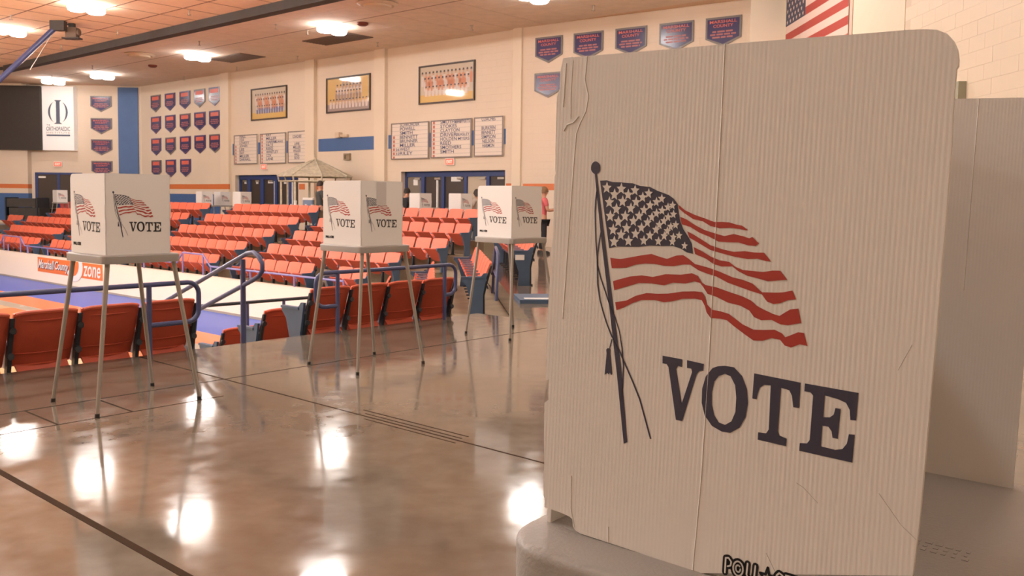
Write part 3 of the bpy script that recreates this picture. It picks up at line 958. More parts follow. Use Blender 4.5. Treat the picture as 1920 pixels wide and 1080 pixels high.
def pennant(pl, x0, x1, ztop, zside, zbot, label, group, style):
    xm = (x0 + x1) / 2
    w = x1 - x0
    o = thing('pennant_banner', label, 'banner', pl.p(xm, zbot, 0.01), 0, group)
    def loc(q):
        q.v = [p - o.location for p in q.v]
        return q
    def shape(e):
        return [(x0 + e, ztop - e), (x1 - e, ztop - e), (x1 - e, zside + e * 0.4), (xm, zbot + e * 1.3), (x0 + e, zside + e * 0.4)]
    q = MB(); pl.poly(q, shape(0), 0.008, 0.03)
    loc(q).build('edge', M_BANG if style != 'p' else M_BANP, o)
    q = MB(); pl.poly(q, shape(0.055 * w), 0.03, 0.036)
    loc(q).build('field', M_BANW if style != 'm' else M_BANM, o)
    q = MB()
    h = ztop - zbot
    if style in ('r', 'f'):
        pl.text(q, 'MARSHALL', x0 + 0.12 * w, ztop - 0.21 * h, 0.76 * w, 0.10 * h, 0.0375)
        pl.text(q, 'COUNTY', x0 + 0.22 * w, ztop - 0.35 * h, 0.56 * w, 0.10 * h, 0.0375)
    else:
        pl.slab(q, x0 + 0.16 * w, x1 - 0.16 * w, ztop - 0.30 * h, ztop - 0.09 * h, 0.036, 0.0375)
    loc(q).build('lettering', M_BANR if style != 'm' else M_BANM, o)
    q = MB()
    y = ztop - 0.46 * h
    rnd = random.Random(int(x0 * 100) + int(ztop * 10))
    for k, (f0, f1) in enumerate(((0.2, 0.8), (0.14, 0.86), (0.2, 0.8))):
        xx = x0 + f0 * w
        while xx < x0 + f1 * w - 0.03:
            ww = min(rnd.uniform(0.10, 0.22) * w, x0 + f1 * w - xx)
            pl.slab(q, xx, xx + ww, y - 0.055 * h, y, 0.036, 0.0375)
            xx += ww + 0.03 * w
        y -= 0.095 * h
    loc(q).build('small_lettering', M_BANM, o)
    return o


# right-hand banners on the facet wall
for k, (x0, x1) in enumerate(((0.37, 1.27), (1.63, 2.55), (2.92, 3.84), (4.20, 5.14), (5.46, 6.38))):
    pennant(PF, x0, x1, 5.845, 5.325, 5.12, 'navy pennant banner with red lettering, %s from the left in the top right row' % ORD[k], 'county pennants on the right', 'r')
pennant(PF, 0.36, 1.28, 4.86, 4.37, 4.165, 'navy pennant banner with red lettering hanging beneath the leftmost of the right row', 'county pennants on the right', 'r')
# block of pennants on the diagonal wall
cs = (38.06, 36.80, 35.55, 34.36, 33.19)
RN = ('top', 'second', 'third', 'bottom')
for r, zt in enumerate((5.70, 4.76, 3.81, 2.85)):
    for k, a in enumerate(cs):
        if r == 3 and k > 2:
            continue
        pennant(PD, -a - 0.44, -a + 0.44, zt, zt - 0.53, zt - 0.75, '%s narrow pennant in the %s row of the block left of the team photos' % (ORD[k], RN[r]), 'pennants in the left block', 'p' if (k + r) % 3 else 'd')
for r, zt in enumerate((5.73, 4.74, 3.79, 2.82)):
    pennant(PL, -19.08, -18.12, zt, zt - 0.46, zt - 0.72, 'wide pennant banner on the far wall beside the white sign, %s from the top' % ORD[r], 'pennants beside the sign', 'f')

# framed team photos
M_SKY = mat('photo_pale', (0.56, 0.47, 0.35), 0.4, coat=1.0)
M_GOLD = mat('photo_gold', (0.66, 0.42, 0.12), 0.4, coat=1.0)
M_PHO = mat('photo_orange', (0.62, 0.25, 0.13), 0.4, coat=1.0)
M_PHG = mat('photo_grey', (0.34, 0.26, 0.23), 0.4, coat=1.0)
M_PHD = mat('photo_dark', (0.06, 0.045, 0.05), 0.4, coat=1.0)
M_PHB = mat('photo_blue', (0.16, 0.18, 0.36), 0.4, coat=1.0)
M_PHS = mat('photo_skin', (0.55, 0.33, 0.22), 0.4, coat=1.0)
M_PHW = mat('photo_white', (0.68, 0.58, 0.52), 0.4, coat=1.0)


def team_photo(a_l, a_r, z0, z1, label, bg, floor_m, rows, plinth):
    x0, x1 = -a_l, -a_r
    o = thing('framed_photo', label, 'framed photo', PD.p((x0 + x1) / 2, z0, 0.012), 0, 'framed team photos')
    def loc(q):
        q.v = [p - o.location for p in q.v]
        return q
    q = MB()
    t = 0.05
    for X_0, X_1, Z_0, Z_1 in ((x0, x1, z0, z0 + t), (x0, x1, z1 - t, z1), (x0, x0 + t, z0 + t, z1 - t), (x1 - t, x1, z0 + t, z1 - t)):
        PD.slab(q, X_0, X_1, Z_0, Z_1, 0.005, 0.05)
    loc(q).build('frame', M_FRAMEB, o)
    q = MB()
    h = z1 - z0
    PD.slab(q, x0 + t, x1 - t, z0 + t, z0 + 0.24 * h, 0.01, 0.02, 1)
    PD.slab(q, x0 + t, x1 - t, z0 + 0.24 * h, z1 - t, 0.01, 0.02, 0)
    for (zb, zh, n, f0, f1, mb_, legs) in rows:
        wv = (x1 - x0) * (f1 - f0) / n
        for k in range(n):
            xm = x0 + (x1 - x0) * f0 + wv * (k + 0.5)
            zb_ = z0 + zb * h
            hh = zh * h
            pts = [(xm - wv * 0.30, zb_), (xm + wv * 0.30, zb_), (xm + wv * 0.38, zb_ + hh * 0.55), (xm + wv * 0.28, zb_ + hh * 0.72), (xm - wv * 0.28, zb_ + hh * 0.72), (xm - wv * 0.38, zb_ + hh * 0.55)]
            PD.poly(q, pts, 0.02, 0.0205, mb_ if k % 3 or mb_ != 2 else 6)
            r = min(wv * 0.26, hh * 0.17)
            PD.poly(q, [(xm + r * cos(j * pi / 3), zb_ + hh * 0.84 + r * 1.15 * sin(j * pi / 3)) for j in range(6)], 0.0205, 0.021, 3)
            PD.poly(q, [(xm - r, zb_ + hh * 0.88), (xm + r, zb_ + hh * 0.88), (xm + r * 0.7, zb_ + hh * 1.02), (xm - r * 0.7, zb_ + hh * 1.02)], 0.021, 0.0215, 4)
            if legs:
                PD.slab(q, xm - wv * 0.22, xm - wv * 0.05, zb_ - 0.10 * h, zb_, 0.02, 0.0205, 3)
                PD.slab(q, xm + wv * 0.05, xm + wv * 0.22, zb_ - 0.10 * h, zb_, 0.02, 0.0205, 3)
    loc(q).build('picture', [bg, floor_m, M_PHO, M_PHS, M_PHD, M_PHB, M_PHW, M_PHG], o, fix=False)
    return o


team_photo(30.55, 28.2, 4.215, 5.425, 'framed team photo nearest the pennant block, orange kit rows', M_SKY, M_GOLD, [(0.46, 0.36, 13, 0.10, 0.96, 2, 0), (0.33, 0.34, 12, 0.13, 0.92, 2, 0), (0.20, 0.26, 11, 0.14, 0.90, 5, 0)], 0)
team_photo(25.84, 23.46, 4.25, 5.465, 'framed team photo in the middle, stacked group on golden ground', M_GOLD, M_PHG, [(0.66, 0.26, 6, 0.36, 0.80, 7, 0), (0.50, 0.28, 8, 0.22, 0.82, 6, 1), (0.32, 0.30, 9, 0.20, 0.80, 7, 1), (0.12, 0.26, 12, 0.06, 0.95, 6, 0)], 0)
team_photo(21.09, 18.65, 4.27, 5.47, 'framed team photo furthest right, wide rows on a yellow floor', M_SKY, M_GOLD, [(0.46, 0.37, 14, 0.03, 0.97, 2, 0), (0.34, 0.34, 13, 0.08, 0.92, 2, 0), (0.20, 0.26, 12, 0.10, 0.88, 6, 0)], 0)

# name boards
def name_board(a_l, a_r, z0, z1, label, lines, left=None, extra=(), centred=False):
    x0, x1 = -a_l, -a_r
    w, h = x1 - x0, z1 - z0
    o = thing('name_board', label, 'board', PD.p((x0 + x1) / 2, z0, 0.012), 0, 'record boards on the wall')
    def loc(q):
        q.v = [p - o.location for p in q.v]
        return q
    q = MB(); PD.slab(q, x0, x1, z0, z1, 0.022, 0.05)
    loc(q).build('panel', M_BOARD, o)
    q = MB(); t = 0.035
    for X_0, X_1, Z_0, Z_1 in ((x0, x1, z0, z0 + t), (x0, x1, z1 - t, z1), (x0, x0 + t, z0 + t, z1 - t), (x1 - t, x1, z0 + t, z1 - t)):
        PD.slab(q, X_0, X_1, Z_0, Z_1, 0.05, 0.065)
    loc(q).build('frame', M_BOARDF, o)
    q = MB()
    n = 9
    for k in range(1, n):
        z = z0 + h * k / n
        PD.slab(q, x0 + t, x1 - t, z - 0.005, z + 0.005, 0.05, 0.0515)
    loc(q).build('rule_lines', M_LINE, o)
    q = MB()
    for k, s in enumerate(lines):
        if not s:
            continue
        zt = z1 - h * (k + 0.92) / n
        lw = min(0.068 * len(s) * w, 0.52 * w)
        xs = x0 + (0.5 * w - lw / 2 if centred else 0.24 * w)
        PD.text(q, s, xs, zt, lw, h / n * 0.80, 0.053)
    for s, fx, k in extra:
        lw = min(0.055 * len(s), 0.96 - fx) * w
        PD.text(q, s, x0 + fx * w, z1 - h * (k + 0.92) / n, lw, h / n * 0.66, 0.053)
    loc(q).build('lettering', M_INK, o)
    if left:
        q = MB()
        for k in range(n):
            if left == 1 and k < 3:
                continue
            PD.slab(q, x0 + 0.05 * w, x0 + 0.10 * w, z1 - h * (k + 0.9) / n, z1 - h * (k + 0.2) / n, 0.05, 0.0525)
        loc(q).build('year_column', M_INKR, o)
    return o


name_board(31.73, 30.1, 2.56, 3.70, 'white record board, first of the left three', ['HALL', 'COX', 'LOVETT', 'JONES', 'LEE', 'DAY', 'MILLER', 'DARNALL'], 1)
name_board(29.91, 28.25, 2.55, 3.695, 'white record board, second of the left three', ['RAY', 'MILLER', 'HARRIS', 'PACE', 'REED', 'WHITLEY', 'COX', 'LANE'], 2, [('MORRIS', 0.56, 2)])
name_board(28.11, 26.99, 2.55, 3.71, 'white record board, last of the left three, behind the gazebo roof', ['', 'COACHES', '', 'LANE', 'MILLER', 'WALKER', 'HALL', 'BOYD'], None, (), True)
name_board(22.37, 20.6, 2.57, 3.74, 'white record board, first of the right three', ['SCHROADER', 'POWELL', 'SMITH', 'BENNETT', 'BRUNNER', 'MILLER', 'WEST', 'RILEY'], 1, [('26', 0.12, 6), ('32', 0.12, 7)])
name_board(20.5, 18.75, 2.58, 3.745, 'white record board, second of the right three, above the exit sign', ['SMOTHERS', 'STOKES', 'CLAYTON', 'DRIVER', 'HOLDEN', 'REED', 'SMOTHERS', 'SMITH'], 2, [('W APPERTS', 0.60, 0), ('BEASLEY', 0.64, 3), ('MYERS', 0.68, 4)])
name_board(18.64, 17.47, 2.585, 3.75, 'white coaches board, last of the right three', ['COACHES', '', 'BURKEEN', 'BENNETT', 'SIMPSON', 'NELSON', 'HARMON'], None, (), True)

# exit signs
def exit_sign(pl, x, z, label):
    o = thing('exit_sign', label, 'exit sign', pl.p(x, z, 0.012), 0, 'lit exit signs')
    def loc(q):
        q.v = [p - o.location for p in q.v]
        return q
    q = MB(); pl.slab(q, x - 0.19, x + 0.19, z, z + 0.22, 0.0, 0.06); loc(q).build('case', M_WHITE, o)
    q = MB(); pl.slab(q, x - 0.17, x + 0.17, z + 0.02, z + 0.20, 0.06, 0.066); loc(q).build('face', M_EXIT, o)
    q = MB(); pl.text(q, 'EXIT', x - 0.12, z + 0.06, 0.24, 0.10, 0.068); loc(q).build('lettering', M_EXITL, o)


exit_sign(PD, -29.66, 2.33, 'red lit exit sign over the middle doors, under the left boards')
exit_sign(PD, -19.66, 2.35, 'red lit exit sign over the right doors, under the right boards')
exit_sign(PL, -20.58, 2.54, 'red lit exit sign over the far left door')

# small fittings on the blue panel wall
q = MB(); PD.slab(q, -25.2, -24.98, 3.38, 3.56, 0.0, 0.16); PD.slab(q, -24.98, -24.62, 3.40, 3.48, 0.02, 0.10)
tag(q.build('wall_camera', M_BEIGE), 'small beige camera on top of the blue wall panel', 'camera')
q = MB()
for s in ((-24.82, -24.50, 2.60, 2.65), (-24.82, -24.50, 2.78, 2.83), (-24.82, -24.76, 2.65, 2.78), (-24.56, -24.50, 2.65, 2.78)):
    PD.slab(q, *s, 0.0, 0.08)
PD.slab(q, -24.76, -24.56, 2.65, 2.78, 0.0, 0.03)
tag(q.build('wall_speaker', mat('speaker_brown', (0.30, 0.22, 0.14), 0.6)), 'small square fitting below the blue wall panel', 'wall fitting')

# scoreboard, lit sign, acoustic panel on the far left
o = thing('video_screen', 'large dark scoreboard screen on the far left wall', 'screen', (-22.4, FY, 3.25))
q = MB(); q.box(-2.6, 1.29, -0.50, -0.36, 0.0, 2.84); q.build('screen_face', M_SCREEN, o)
q = MB(); q.box(-2.6, 1.27, -0.36, -0.005, 0.05, 2.80); q.build('cabinet', M_DARK, o)
q = MB(); q.box(-2.6, 0.5, -0.54, -0.36, 2.845, 2.94); q.build('top_rail', M_CREAM, o)
o = thing('sponsor_sign', 'tall white sign with a blue round emblem beside the dark screen', 'sign', (-20.38, FY, 3.26))
q = MB(); q.box(-0.71, 0.70, -0.35, -0.005, 0.0, 2.84); q.build('sign_box', M_SIGNW, o)
PS = Plane((-20.38, FY - 0.35, 3.26), (1, 0, 0), (0, -1, 0))
def sgn(q):
    q.v = [p - o.location for p in q.v]
    return q
q = MB()
for sg in (-1, 1):
    outer = [(sg * (0.445 * cos(t)), 1.70 + 0.50 * sin(t)) for t in [(-78 + 156 * k / 12) * pi / 180 for k in range(13)]]
    inner = [(sg * (0.10 + 0.25 * cos(t)), 1.70 + 0.48 * sin(t)) for t in [(78 - 156 * k / 12) * pi / 180 for k in range(13)]]
    q.flat([[PS.p(x, z, 0.003) for x, z in outer + inner]])
q.flat([[PS.p(x, z, 0.004) for x, z in ((-0.085, 1.24), (-0.17, 1.19), (-0.17, 1.17), (0.17, 1.17), (0.17, 1.19), (0.085, 1.24), (0.085, 2.16), (0.15, 2.21), (0.15, 2.23), (-0.15, 2.23), (-0.15, 2.21), (-0.085, 2.16))]])
PS.text(q, 'ORTHOPAEDIC', -0.53, 0.86, 1.06, 0.19, 0.003)
PS.slab(q, -0.53, 0.53, 0.63, 0.70, 0.0, 0.004)
PS.text(q, 'THE', -0.52, 1.09, 0.16, 0.06, 0.003)
sgn(q).build('emblem_and_name', M_SIGNB, o, fix=False)
q = MB(); PS.text(q, 'INSTITUTE', -0.53, 0.74, 1.06, 0.085, 0.003)
sgn(q).build('second_line', M_SIGNG, o, fix=False)
q = MB(); q.box(-17.82, -16.92, FY - 0.07, FY - 0.004, 2.26, 6.12)
tag(q.build('acoustic_panel', M_BLUE_P), 'tall narrow blue wall panel in the far left corner', 'wall panel')

# logo on the court parapet
o = thing('parapet_sign', 'orange sign with white script lettering on the cream court wall', 'sign', PP.p(-29.6, -1.30, 0.0))
def pps(q):
    q.v = [p - o.location for p in q.v]
    return q
q = MB(); PP.slab(q, -32.0, -27.13, -1.30, -0.815, 0.001, 0.008)
pps(q).build('sign_board', M_SIGNO, o)
q = MB()
PP.text(q, 'Marshall', -31.90, -1.20, 1.30, 0.30, 0.012, 0, 0.35)
PP.text(q, 'County', -30.55, -1.26, 1.05, 0.36, 0.012, 0, 0.35)
pps(q).build('script_shadow', M_NAVY, o, fix=False)
q = MB()
PP.text(q, 'Marshall', -31.94, -1.18, 1.30, 0.30, 0.015, 0, 0.35)
PP.text(q, 'County', -30.59, -1.24, 1.05, 0.36, 0.015, 0, 0.35)
pps(q).build('script_lettering', M_WHITE, o, fix=False)
q = MB()
ro = [(-29.10 + 0.62 * cos(t), -0.98 + 0.47 * sin(t)) for t in [(-150 + 230 * k / 18) * pi / 180 for k in range(19)]]
ri = [(-29.18 + 0.42 * cos(t), -0.92 + 0.36 * sin(t)) for t in [(80 - 230 * k / 18) * pi / 180 for k in range(19)]]
q.flat([[PP.p(x, max(-1.45, z), 0.016) for x, z in ro + ri]])
PP.text(q, 'zone', -28.45, -1.24, 1.2, 0.34, 0.015, 0, 0.2)
pps(q).build('swoosh', M_WHITE, o, fix=False)

# big flag on the right wall
o = thing('wall_flag', 'large United States flag hanging high on the right wall', 'flag', (5.98, 18.1, 4.3))
PFG = Plane((5.975, 20.0, 0), (0, -1, 0), (-1, 0, 0))
def pfg(q):
    q.v = [p - o.location for p in q.v]
    return q
st = 0.1615
FB, FW, NS = 5.19 - 6 * 0.1615, 3.72, 12
q = MB(); PFG.slab(q, 0, FW, FB, FB + NS * st, 0.0, 0.008)
pfg(q).build('white_cloth', M_CLOTHW, o)
for k in range(0, NS, 2):
    q = MB(); z = FB + k * st
    PFG.slab(q, 1.30 if k >= 6 else 0.0, FW, z, z + st, 0.008, 0.011)
    pfg(q).build('stripe', M_CLOTHR, o)
q = MB(); PFG.slab(q, 0, 1.30, FB + 6 * st, FB + NS * st, 0.008, 0.012)
pfg(q).build('canton', M_CLOTHB, o)
q = MB()
for r in range(8):
    for c in range(6 if r % 2 == 0 else 5):
        x = 0.115 + 0.21 * c + (0.105 if r % 2 else 0)
        z = FB + 6 * st + 0.075 + r * 0.118
        q.flat([[PFG.p(x + rr * 0.056 * sin(t), z + rr * 0.056 * cos(t), 0.0135) for rr, t in [((1.0 if i % 2 == 0 else 0.42), i * pi / 5) for i in range(10)]]])
pfg(q).build('stars', M_CLOTHW, o, fix=False)

# ================================================================== VOTING BOOTHS
PH, TZ = 0.5035, 0.9665        # screen height, table height
NAVYS, REDS = ('canton', 'pole', 'ball', 'cord1', 'cord2', 'tassel'), ('s1', 's2', 's3', 's4', 's5', 's6', 's7')


def rrect(x0, x1, y0, y1, r, z, n=6):
    out = []
    for cx, cy, t0 in ((x1 - r, y1 - r, 0), (x0 + r, y1 - r, 90), (x0 + r, y0 + r, 180), (x1 - r, y0 + r, 270)):
        for k in range(n + 1):
            t = radians(t0 + 90 * k / n)
            out.append((cx + r * cos(t), cy + r * sin(t), z))
    return out


class Face:
    """a screen face: u runs 0..1 along the reader's right, v 0..1 up"""
    def __init__(s, org, ux, n, w):
        s.o, s.x, s.n, s.w = Vector(org), Vector(ux).normalized(), Vector(n).normalized(), w

    def p(s, u, v, d=0.0):
        return s.o + s.x * (u * s.w) + Vector((0, 0, v * PH)) + s.n * d


def screen_outline(hinge_left, hinge_right, w):
    """plain screen: rounded free corner, notched hinge edge (u, v)"""
    pts = []
    ru, rv = 0.035 / w, 0.035 / PH
    def notched(side, up):
        e = 0.004 / w
        seq = [(0, 0.0), (0, 0.12), (e, 0.12), (e, 0.30), (0, 0.30), (0, 0.45), (-e, 0.45), (-e, 0.62), (0, 0.62), (0, 0.78), (e, 0.78), (e, 0.93), (0, 0.93), (0, 1.0)]
        s_ = [((d if side == 0 else 1 - d), v) for d, v in seq]
        return s_ if up else s_[::-1]
    # right edge going up
    if hinge_right:
        pts += notched(1, True)
    else:
        pts += [(1, 0)] + [(1 - ru + ru * sin(t), 1 - rv + rv * cos(t)) for t in [radians(90 - 15 * k) for k in range(7)]]
    if hinge_left:
        pts += notched(0, False)
    else:
        pts += [(ru - ru * sin(t), 1 - rv + rv * cos(t)) for t in [radians(15 * k) for k in range(7)]] + [(0, 0)]
    return pts


def make_screen(face, outline, name, parent, art=True, logo=None, near=False, label=None):
    q = MB()
    q.prism([face.p(u, v, 0) for u, v in outline], face.n * -0.005)
    me = q.mesh(name, M_PANEL)
    scr = link(name, me, parent)
    if label:
        scr['label'] = label
    g = lambda k: [(u / 1000, v / 1000) for u, v in ART[k]]
    d1, d2 = (0.0004, 0.0007) if near else (0.0008, 0.0016)
    if art:
        q = MB()
        for k in NAVYS:
            q.flat([[face.p(u, v, d1) for u, v in g(k)]])
        q.build('printed_flagpole', M_NAVY, scr, fix=False)
        q = MB()
        for k in REDS:
            q.flat([[face.p(u, v, d1) for u, v in g(k)]])
        q.build('printed_stripes', M_RED, scr, fix=False)
        q = MB()
        for i, (u, v) in enumerate(g('stars')):
            R = 0.0128 - 0.0045 * max(0, u - 0.2) / 0.2
            ru = 0.0155 - 0.006 * max(0, u - 0.2) / 0.2
            q.flat([[face.p(u + ru * rr * sin(t), v + R * rr * cos(t), d2) for rr, t in [((1.0 if j % 2 == 0 else 0.45), j * pi / 5) for j in range(10)]]])
        q.build('printed_stars', M_PRINTW, scr, fix=False)
        q = MB()
        for k in ('V', 'T', 'E'):
            q.flat([[face.p(u, v, d1) for u, v in g(k)]])
        q.flat([[face.p(u, v, d1) for u, v in g('Oo')], [face.p(u, v, d1) for u, v in g('Oi')]])
        q.build('printed_lettering', M_NAVY if near else M_BLACK, scr, fix=False)
    if logo:
        u0, v0, lw, lh = logo
        q = MB()
        def stroke(pts, wd, d, mi):
            """thick rounded stroke in logo units (x 0..8.2, y 0..1)"""
            P = [Vector((face.p(u0 + x * lw / 8.2, v0 + y * lh, d))) for x, y in pts]
            for a_, b_ in zip(P, P[1:]):
                t = (b_ - a_).normalized()
                nn = face.n.cross(t) * wd
                q.flat([[a_ + nn, a_ - nn, b_ - nn, b_ + nn]], mi)
            for c_ in P:
                q.flat([[c_ + (face.x * cos(j * pi / 4) + Vector((0, 0, 1)) * sin(j * pi / 4)) * wd for j in range(8)]], mi)
        circ = lambda cx, r, f0, f1, n=14: [(cx + r * cos(f0 + (f1 - f0) * k / n), 0.5 + 0.46 * sin(f0 + (f1 - f0) * k / n) * r / 0.52) for k in range(n + 1)]
        star = [(4.55 + (0.78 if j % 2 == 0 else 0.32) * sin(j * pi / 5), 0.45 + (0.66 if j % 2 == 0 else 0.27) * cos(j * pi / 5)) for j in range(11)]
        L = [[(0.2, 0.0), (0.2, 0.95), (0.5, 1.0), (0.8, 0.8), (0.75, 0.55), (0.45, 0.45)],
             circ(1.55, 0.52, 0, 2 * pi), circ(1.55, 0.24, 0.9, 2 * pi),
             [(2.5, 1.0), (2.45, 0.3), (2.65, 0.05), (3.0, 0.0)], [(3.3, 1.0), (3.25, 0.3), (3.45, 0.05), (3.75, 0.0)],
             [(6.05, 0.9), (5.7, 1.0), (5.45, 0.8), (5.6, 0.55), (5.95, 0.45), (6.1, 0.2), (5.8, 0.0), (5.45, 0.1)],
             [(6.35, 0.98), (7.15, 0.98)], [(6.75, 0.98), (6.75, 0.0)],
             [(7.1, 0.0), (7.45, 0.98), (7.8, 0.0)], [(7.25, 0.35), (7.65, 0.35)],
             [(8.05, 0.0), (8.05, 0.98), (8.45, 0.95), (8.5, 0.65), (8.1, 0.5), (8.55, 0.0)]]
        W0 = lh * PH * 0.20
        for pts in L:
            stroke(pts, W0, d1, 0)
        stroke(star, W0 * 0.42, d1, 0)
        if near:
            for pts in L[:7]:
                stroke(pts, W0 * 0.26, d2, 1)
        q.build('maker_mark', [M_BLACK, M_PRINTW], scr, fix=False)
    return scr


M_PRINTW = mat('unprinted_white', (0.80, 0.775, 0.745), 0.42, spec=0.4)


def make_table(parent, x0, x1, y0, y1, zt, feet, r=0.055, rim=0.052, ztop=None):
    q = MB()
    rings = [rrect(x0 + 0.03, x1 - 0.03, y0 + 0.03, y1 - 0.03, r * 0.6, zt - 0.02)]
    rings = [rrect(x0 + 0.009, x1 - 0.009, y0 + 0.009, y1 - 0.009, r * 0.9, zt),
             rrect(x0 + 0.004, x1 - 0.004, y0 + 0.004, y1 - 0.004, r * 0.95, zt - 0.002),
             rrect(x0 + 0.001, x1 - 0.001, y0 + 0.001, y1 - 0.001, r * 0.98, zt - 0.005),
             rrect(x0, x1, y0, y1, r, zt - 0.010),
             rrect(x0 + 0.001, x1 - 0.001, y0 + 0.001, y1 - 0.001, r, zt - rim),
             rrect(x0 + 0.007, x1 - 0.007, y0 + 0.007, y1 - 0.007, r - 0.005, zt - rim),
             rrect(x0 + 0.010, x1 - 0.010, y0 + 0.010, y1 - 0.010, r - 0.006, zt - 0.02)]
    q.loops(rings)
    q.build('table_top', M_TABLE, parent, smooth=40)
    for (fx, fy, fz), (sx, sy) in feet:
        q = MB()
        tx, ty = (x0 + 0.045 if sx < 0 else x1 - 0.045), (y0 + 0.045 if sy < 0 else y1 - 0.045)
        top = Vector((tx, ty, zt - 0.03))
        ft = Vector((fx, fy, fz + 0.012))
        q.tube([top, top.lerp(ft, 0.5), ft], [0.0155, 0.0135, 0.0115], 10)
        leg = q.build('leg', M_LEG, parent, smooth=50)
        q = MB()
        q.tube([ft + (top - ft) * 0.012, ft - Vector((0, 0, 0.012))], [0.0135, 0.0145], 10)
        q.build('foot_tip', M_RUBBER, leg, smooth=50)


def booth(label, loc, rotz, a=0.4228, b=0.4759, left_art=True, right_art=True, logo=True, group='white voting booths', hole=None):
    o = thing('voting_booth', label, 'voting booth', loc, rotz, group)
    cx, cy = a / 2, b / 2 - 0.0485
    feet = [((cx + sx * 0.336, cy + sy * 0.307, 0.0), (sx, sy)) for sx in (-1, 1) for sy in (-1, 1)]
    make_table(o, -0.042, a + 0.052, -0.058, b + 0.022, TZ, feet)
    fr = Face((0, 0, TZ), (1, 0, 0), (0, -1, 0), a)
    make_screen(fr, screen_outline(True, True, a), 'back_screen', o, right_art)
    fl_ = Face((0, b, TZ), (0, -1, 0), (-1, 0, 0), b)
    make_screen(fl_, screen_outline(False, True, b), 'side_screen', o, left_art, (0.07, 0.10, 0.21, 0.032) if logo else None)
    ft = Face((a, 0, TZ), (0, 1, 0), (1, 0, 0), b)
    make_screen(ft, screen_outline(True, False, b), 'side_screen', o, False)
    return o


booth('white voting booth, leftmost of the three standing on the concourse', (-2.4899, 5.4804, 0), radians(49.7))
o = booth('white voting booth, middle of the three, with a grey tape patch', (-1.1613, 6.8671, 0), radians(48.4))
for ch in o.children:
    if ch.name.startswith('back_screen'):
        q = MB()
        f_ = Face((0, 0, TZ), (1, 0, 0), (0, -1, 0), 0.4228)
        q.prism([f_.p(u, v, 0.0017) for u, v in ((0.36, 0.62), (0.59, 0.62), (0.59, 0.985), (0.36, 0.985))], (0, -0.0004, 0))
        q.build('tape_patch', mat('grey_tape', (0.58, 0.545, 0.53), 0.4), ch)
        break
booth('white voting booth furthest right of the three, beside the big near screen', (-0.0070, 8.6018, 0), radians(45.7))
FARB = [((378, 32.4), 'first of three left of the middle doors'), ((413, 33.3), 'second of three left of the middle doors'), ((451, 30.9), 'third of three left of the middle doors'),
        ((786, 25.1), 'before the right doors, beside the bent voter'), ((863, 24.0), 'before the right doors, furthest right')]
for i, ((px_, Y), lab) in enumerate(FARB):
    X = (px_ - 960) / 1679.28 * Y
    booth('small far white voting booth, ' + lab, (X, Y, 0), radians(47 + (i % 3 - 1) * 3), left_art=False, logo=False)
booth('small white voting booth in front of the far left door', (-18.95, 37.3, 0), radians(46), left_art=False, logo=False)

# --- the near booth, leaning a little
NB = dict(x=0.0385, y=0.9589, z=0.9915, yaw=-0.6540, tx=-0.0056, ty=0.0301, w=0.3786, g=0.495, sp=0.0646)
Rn = Matrix.Rotation(NB['yaw'], 4, 'Z') @ Matrix.Rotation(NB['tx'], 4, 'X') @ Matrix.Rotation(NB['ty'], 4, 'Y')
Mn = Matrix.Translation((NB['x'], NB['y'], NB['z'])) @ Rn @ Matrix.Translation((0, 0, -NB['z']))
nb = thing('voting_booth', 'large white voting booth in the right foreground with a big flag and VOTE print', 'voting booth', group='white voting booths')
nb.matrix_world = Mn
w_, g_ = NB['w'], NB['g']
TZn = NB['z']
feet = []
Mi = Mn.inverted()
for sx, sy, fx, fy in ((-1, -1, -0.12, -0.12), (1, -1, w_ + 0.14, -0.12), (-1, 1, -0.12, g_ + 0.12), (1, 1, w_ + 0.14, g_ + 0.14)):
    p0 = Mn @ Vector((fx, fy, 0))
    p1 = Mi @ Vector((p0.x, p0.y, 0.0))
    feet.append(((p1.x, p1.y, p1.z), (sx, sy)))
make_table(nb, -0.019, w_ + 0.055, -0.066, g_ + 0.060, TZn, feet, r=0.062, rim=0.058)
fn_ = Face((0, 0, TZn), (1, 0, 0), (0, -1, 0), w_)
scr = make_screen(fn_, [(u / 1000, v / 1000) for u, v in ART['outline']][::-1], 'side_screen', nb, True, (0.553, 0.016, 0.205, 0.030), near=True, label='tall near side screen with a crumpled top left corner')
def ribbon_on(face, pts, wd, hgt, name, m_, par):
    q = MB()
    P = [face.p(u, v, 0) for u, v in pts]
    for a_, c_ in zip(P, P[1:]):
        t = (c_ - a_).normalized()
        nn = face.n.cross(t) * wd
        q.add([a_ - nn, a_ + face.n * hgt, a_ + nn, c_ - nn, c_ + face.n * hgt, c_ + nn], [(0, 1, 4, 3), (1, 2, 5, 4)])
    return q.build(name, m_, par, smooth=60)
ribbon_on(fn_, [(0.476, 1.002), (0.479, 0.759), (0.482, 0.387), (0.479, 0.18), (0.470, -0.004)], 0.0007, 0.0006, 'fold_line', M_PANEL, scr)
ribbon_on(fn_, [(0.076, 0.997), (0.072, 0.95), (0.086, 0.915), (0.080, 0.885), (0.062, 0.86), (0.052, 0.84), (0.048, 0.78), (0.040, 0.60), (0.034, 0.45)], 0.0008, 0.0006, 'crease', M_PANEL, scr)
ribbon_on(fn_, [(0.008, 0.985), (0.006, 0.93), (0.004, 0.895)], 0.0009, 0.0008, 'crease', M_PANEL, scr)
ribbon_on(fn_, [(0.058, 0.875), (0.040, 0.862), (0.020, 0.858), (0.010, 0.845)], 0.0008, 0.0009, 'crease', M_PANEL, scr)
ribbon_on(fn_, [(0.030, 0.99), (0.028, 0.92), (0.031, 0.87)], 0.0007, 0.0006, 'crease', M_PANEL, scr)
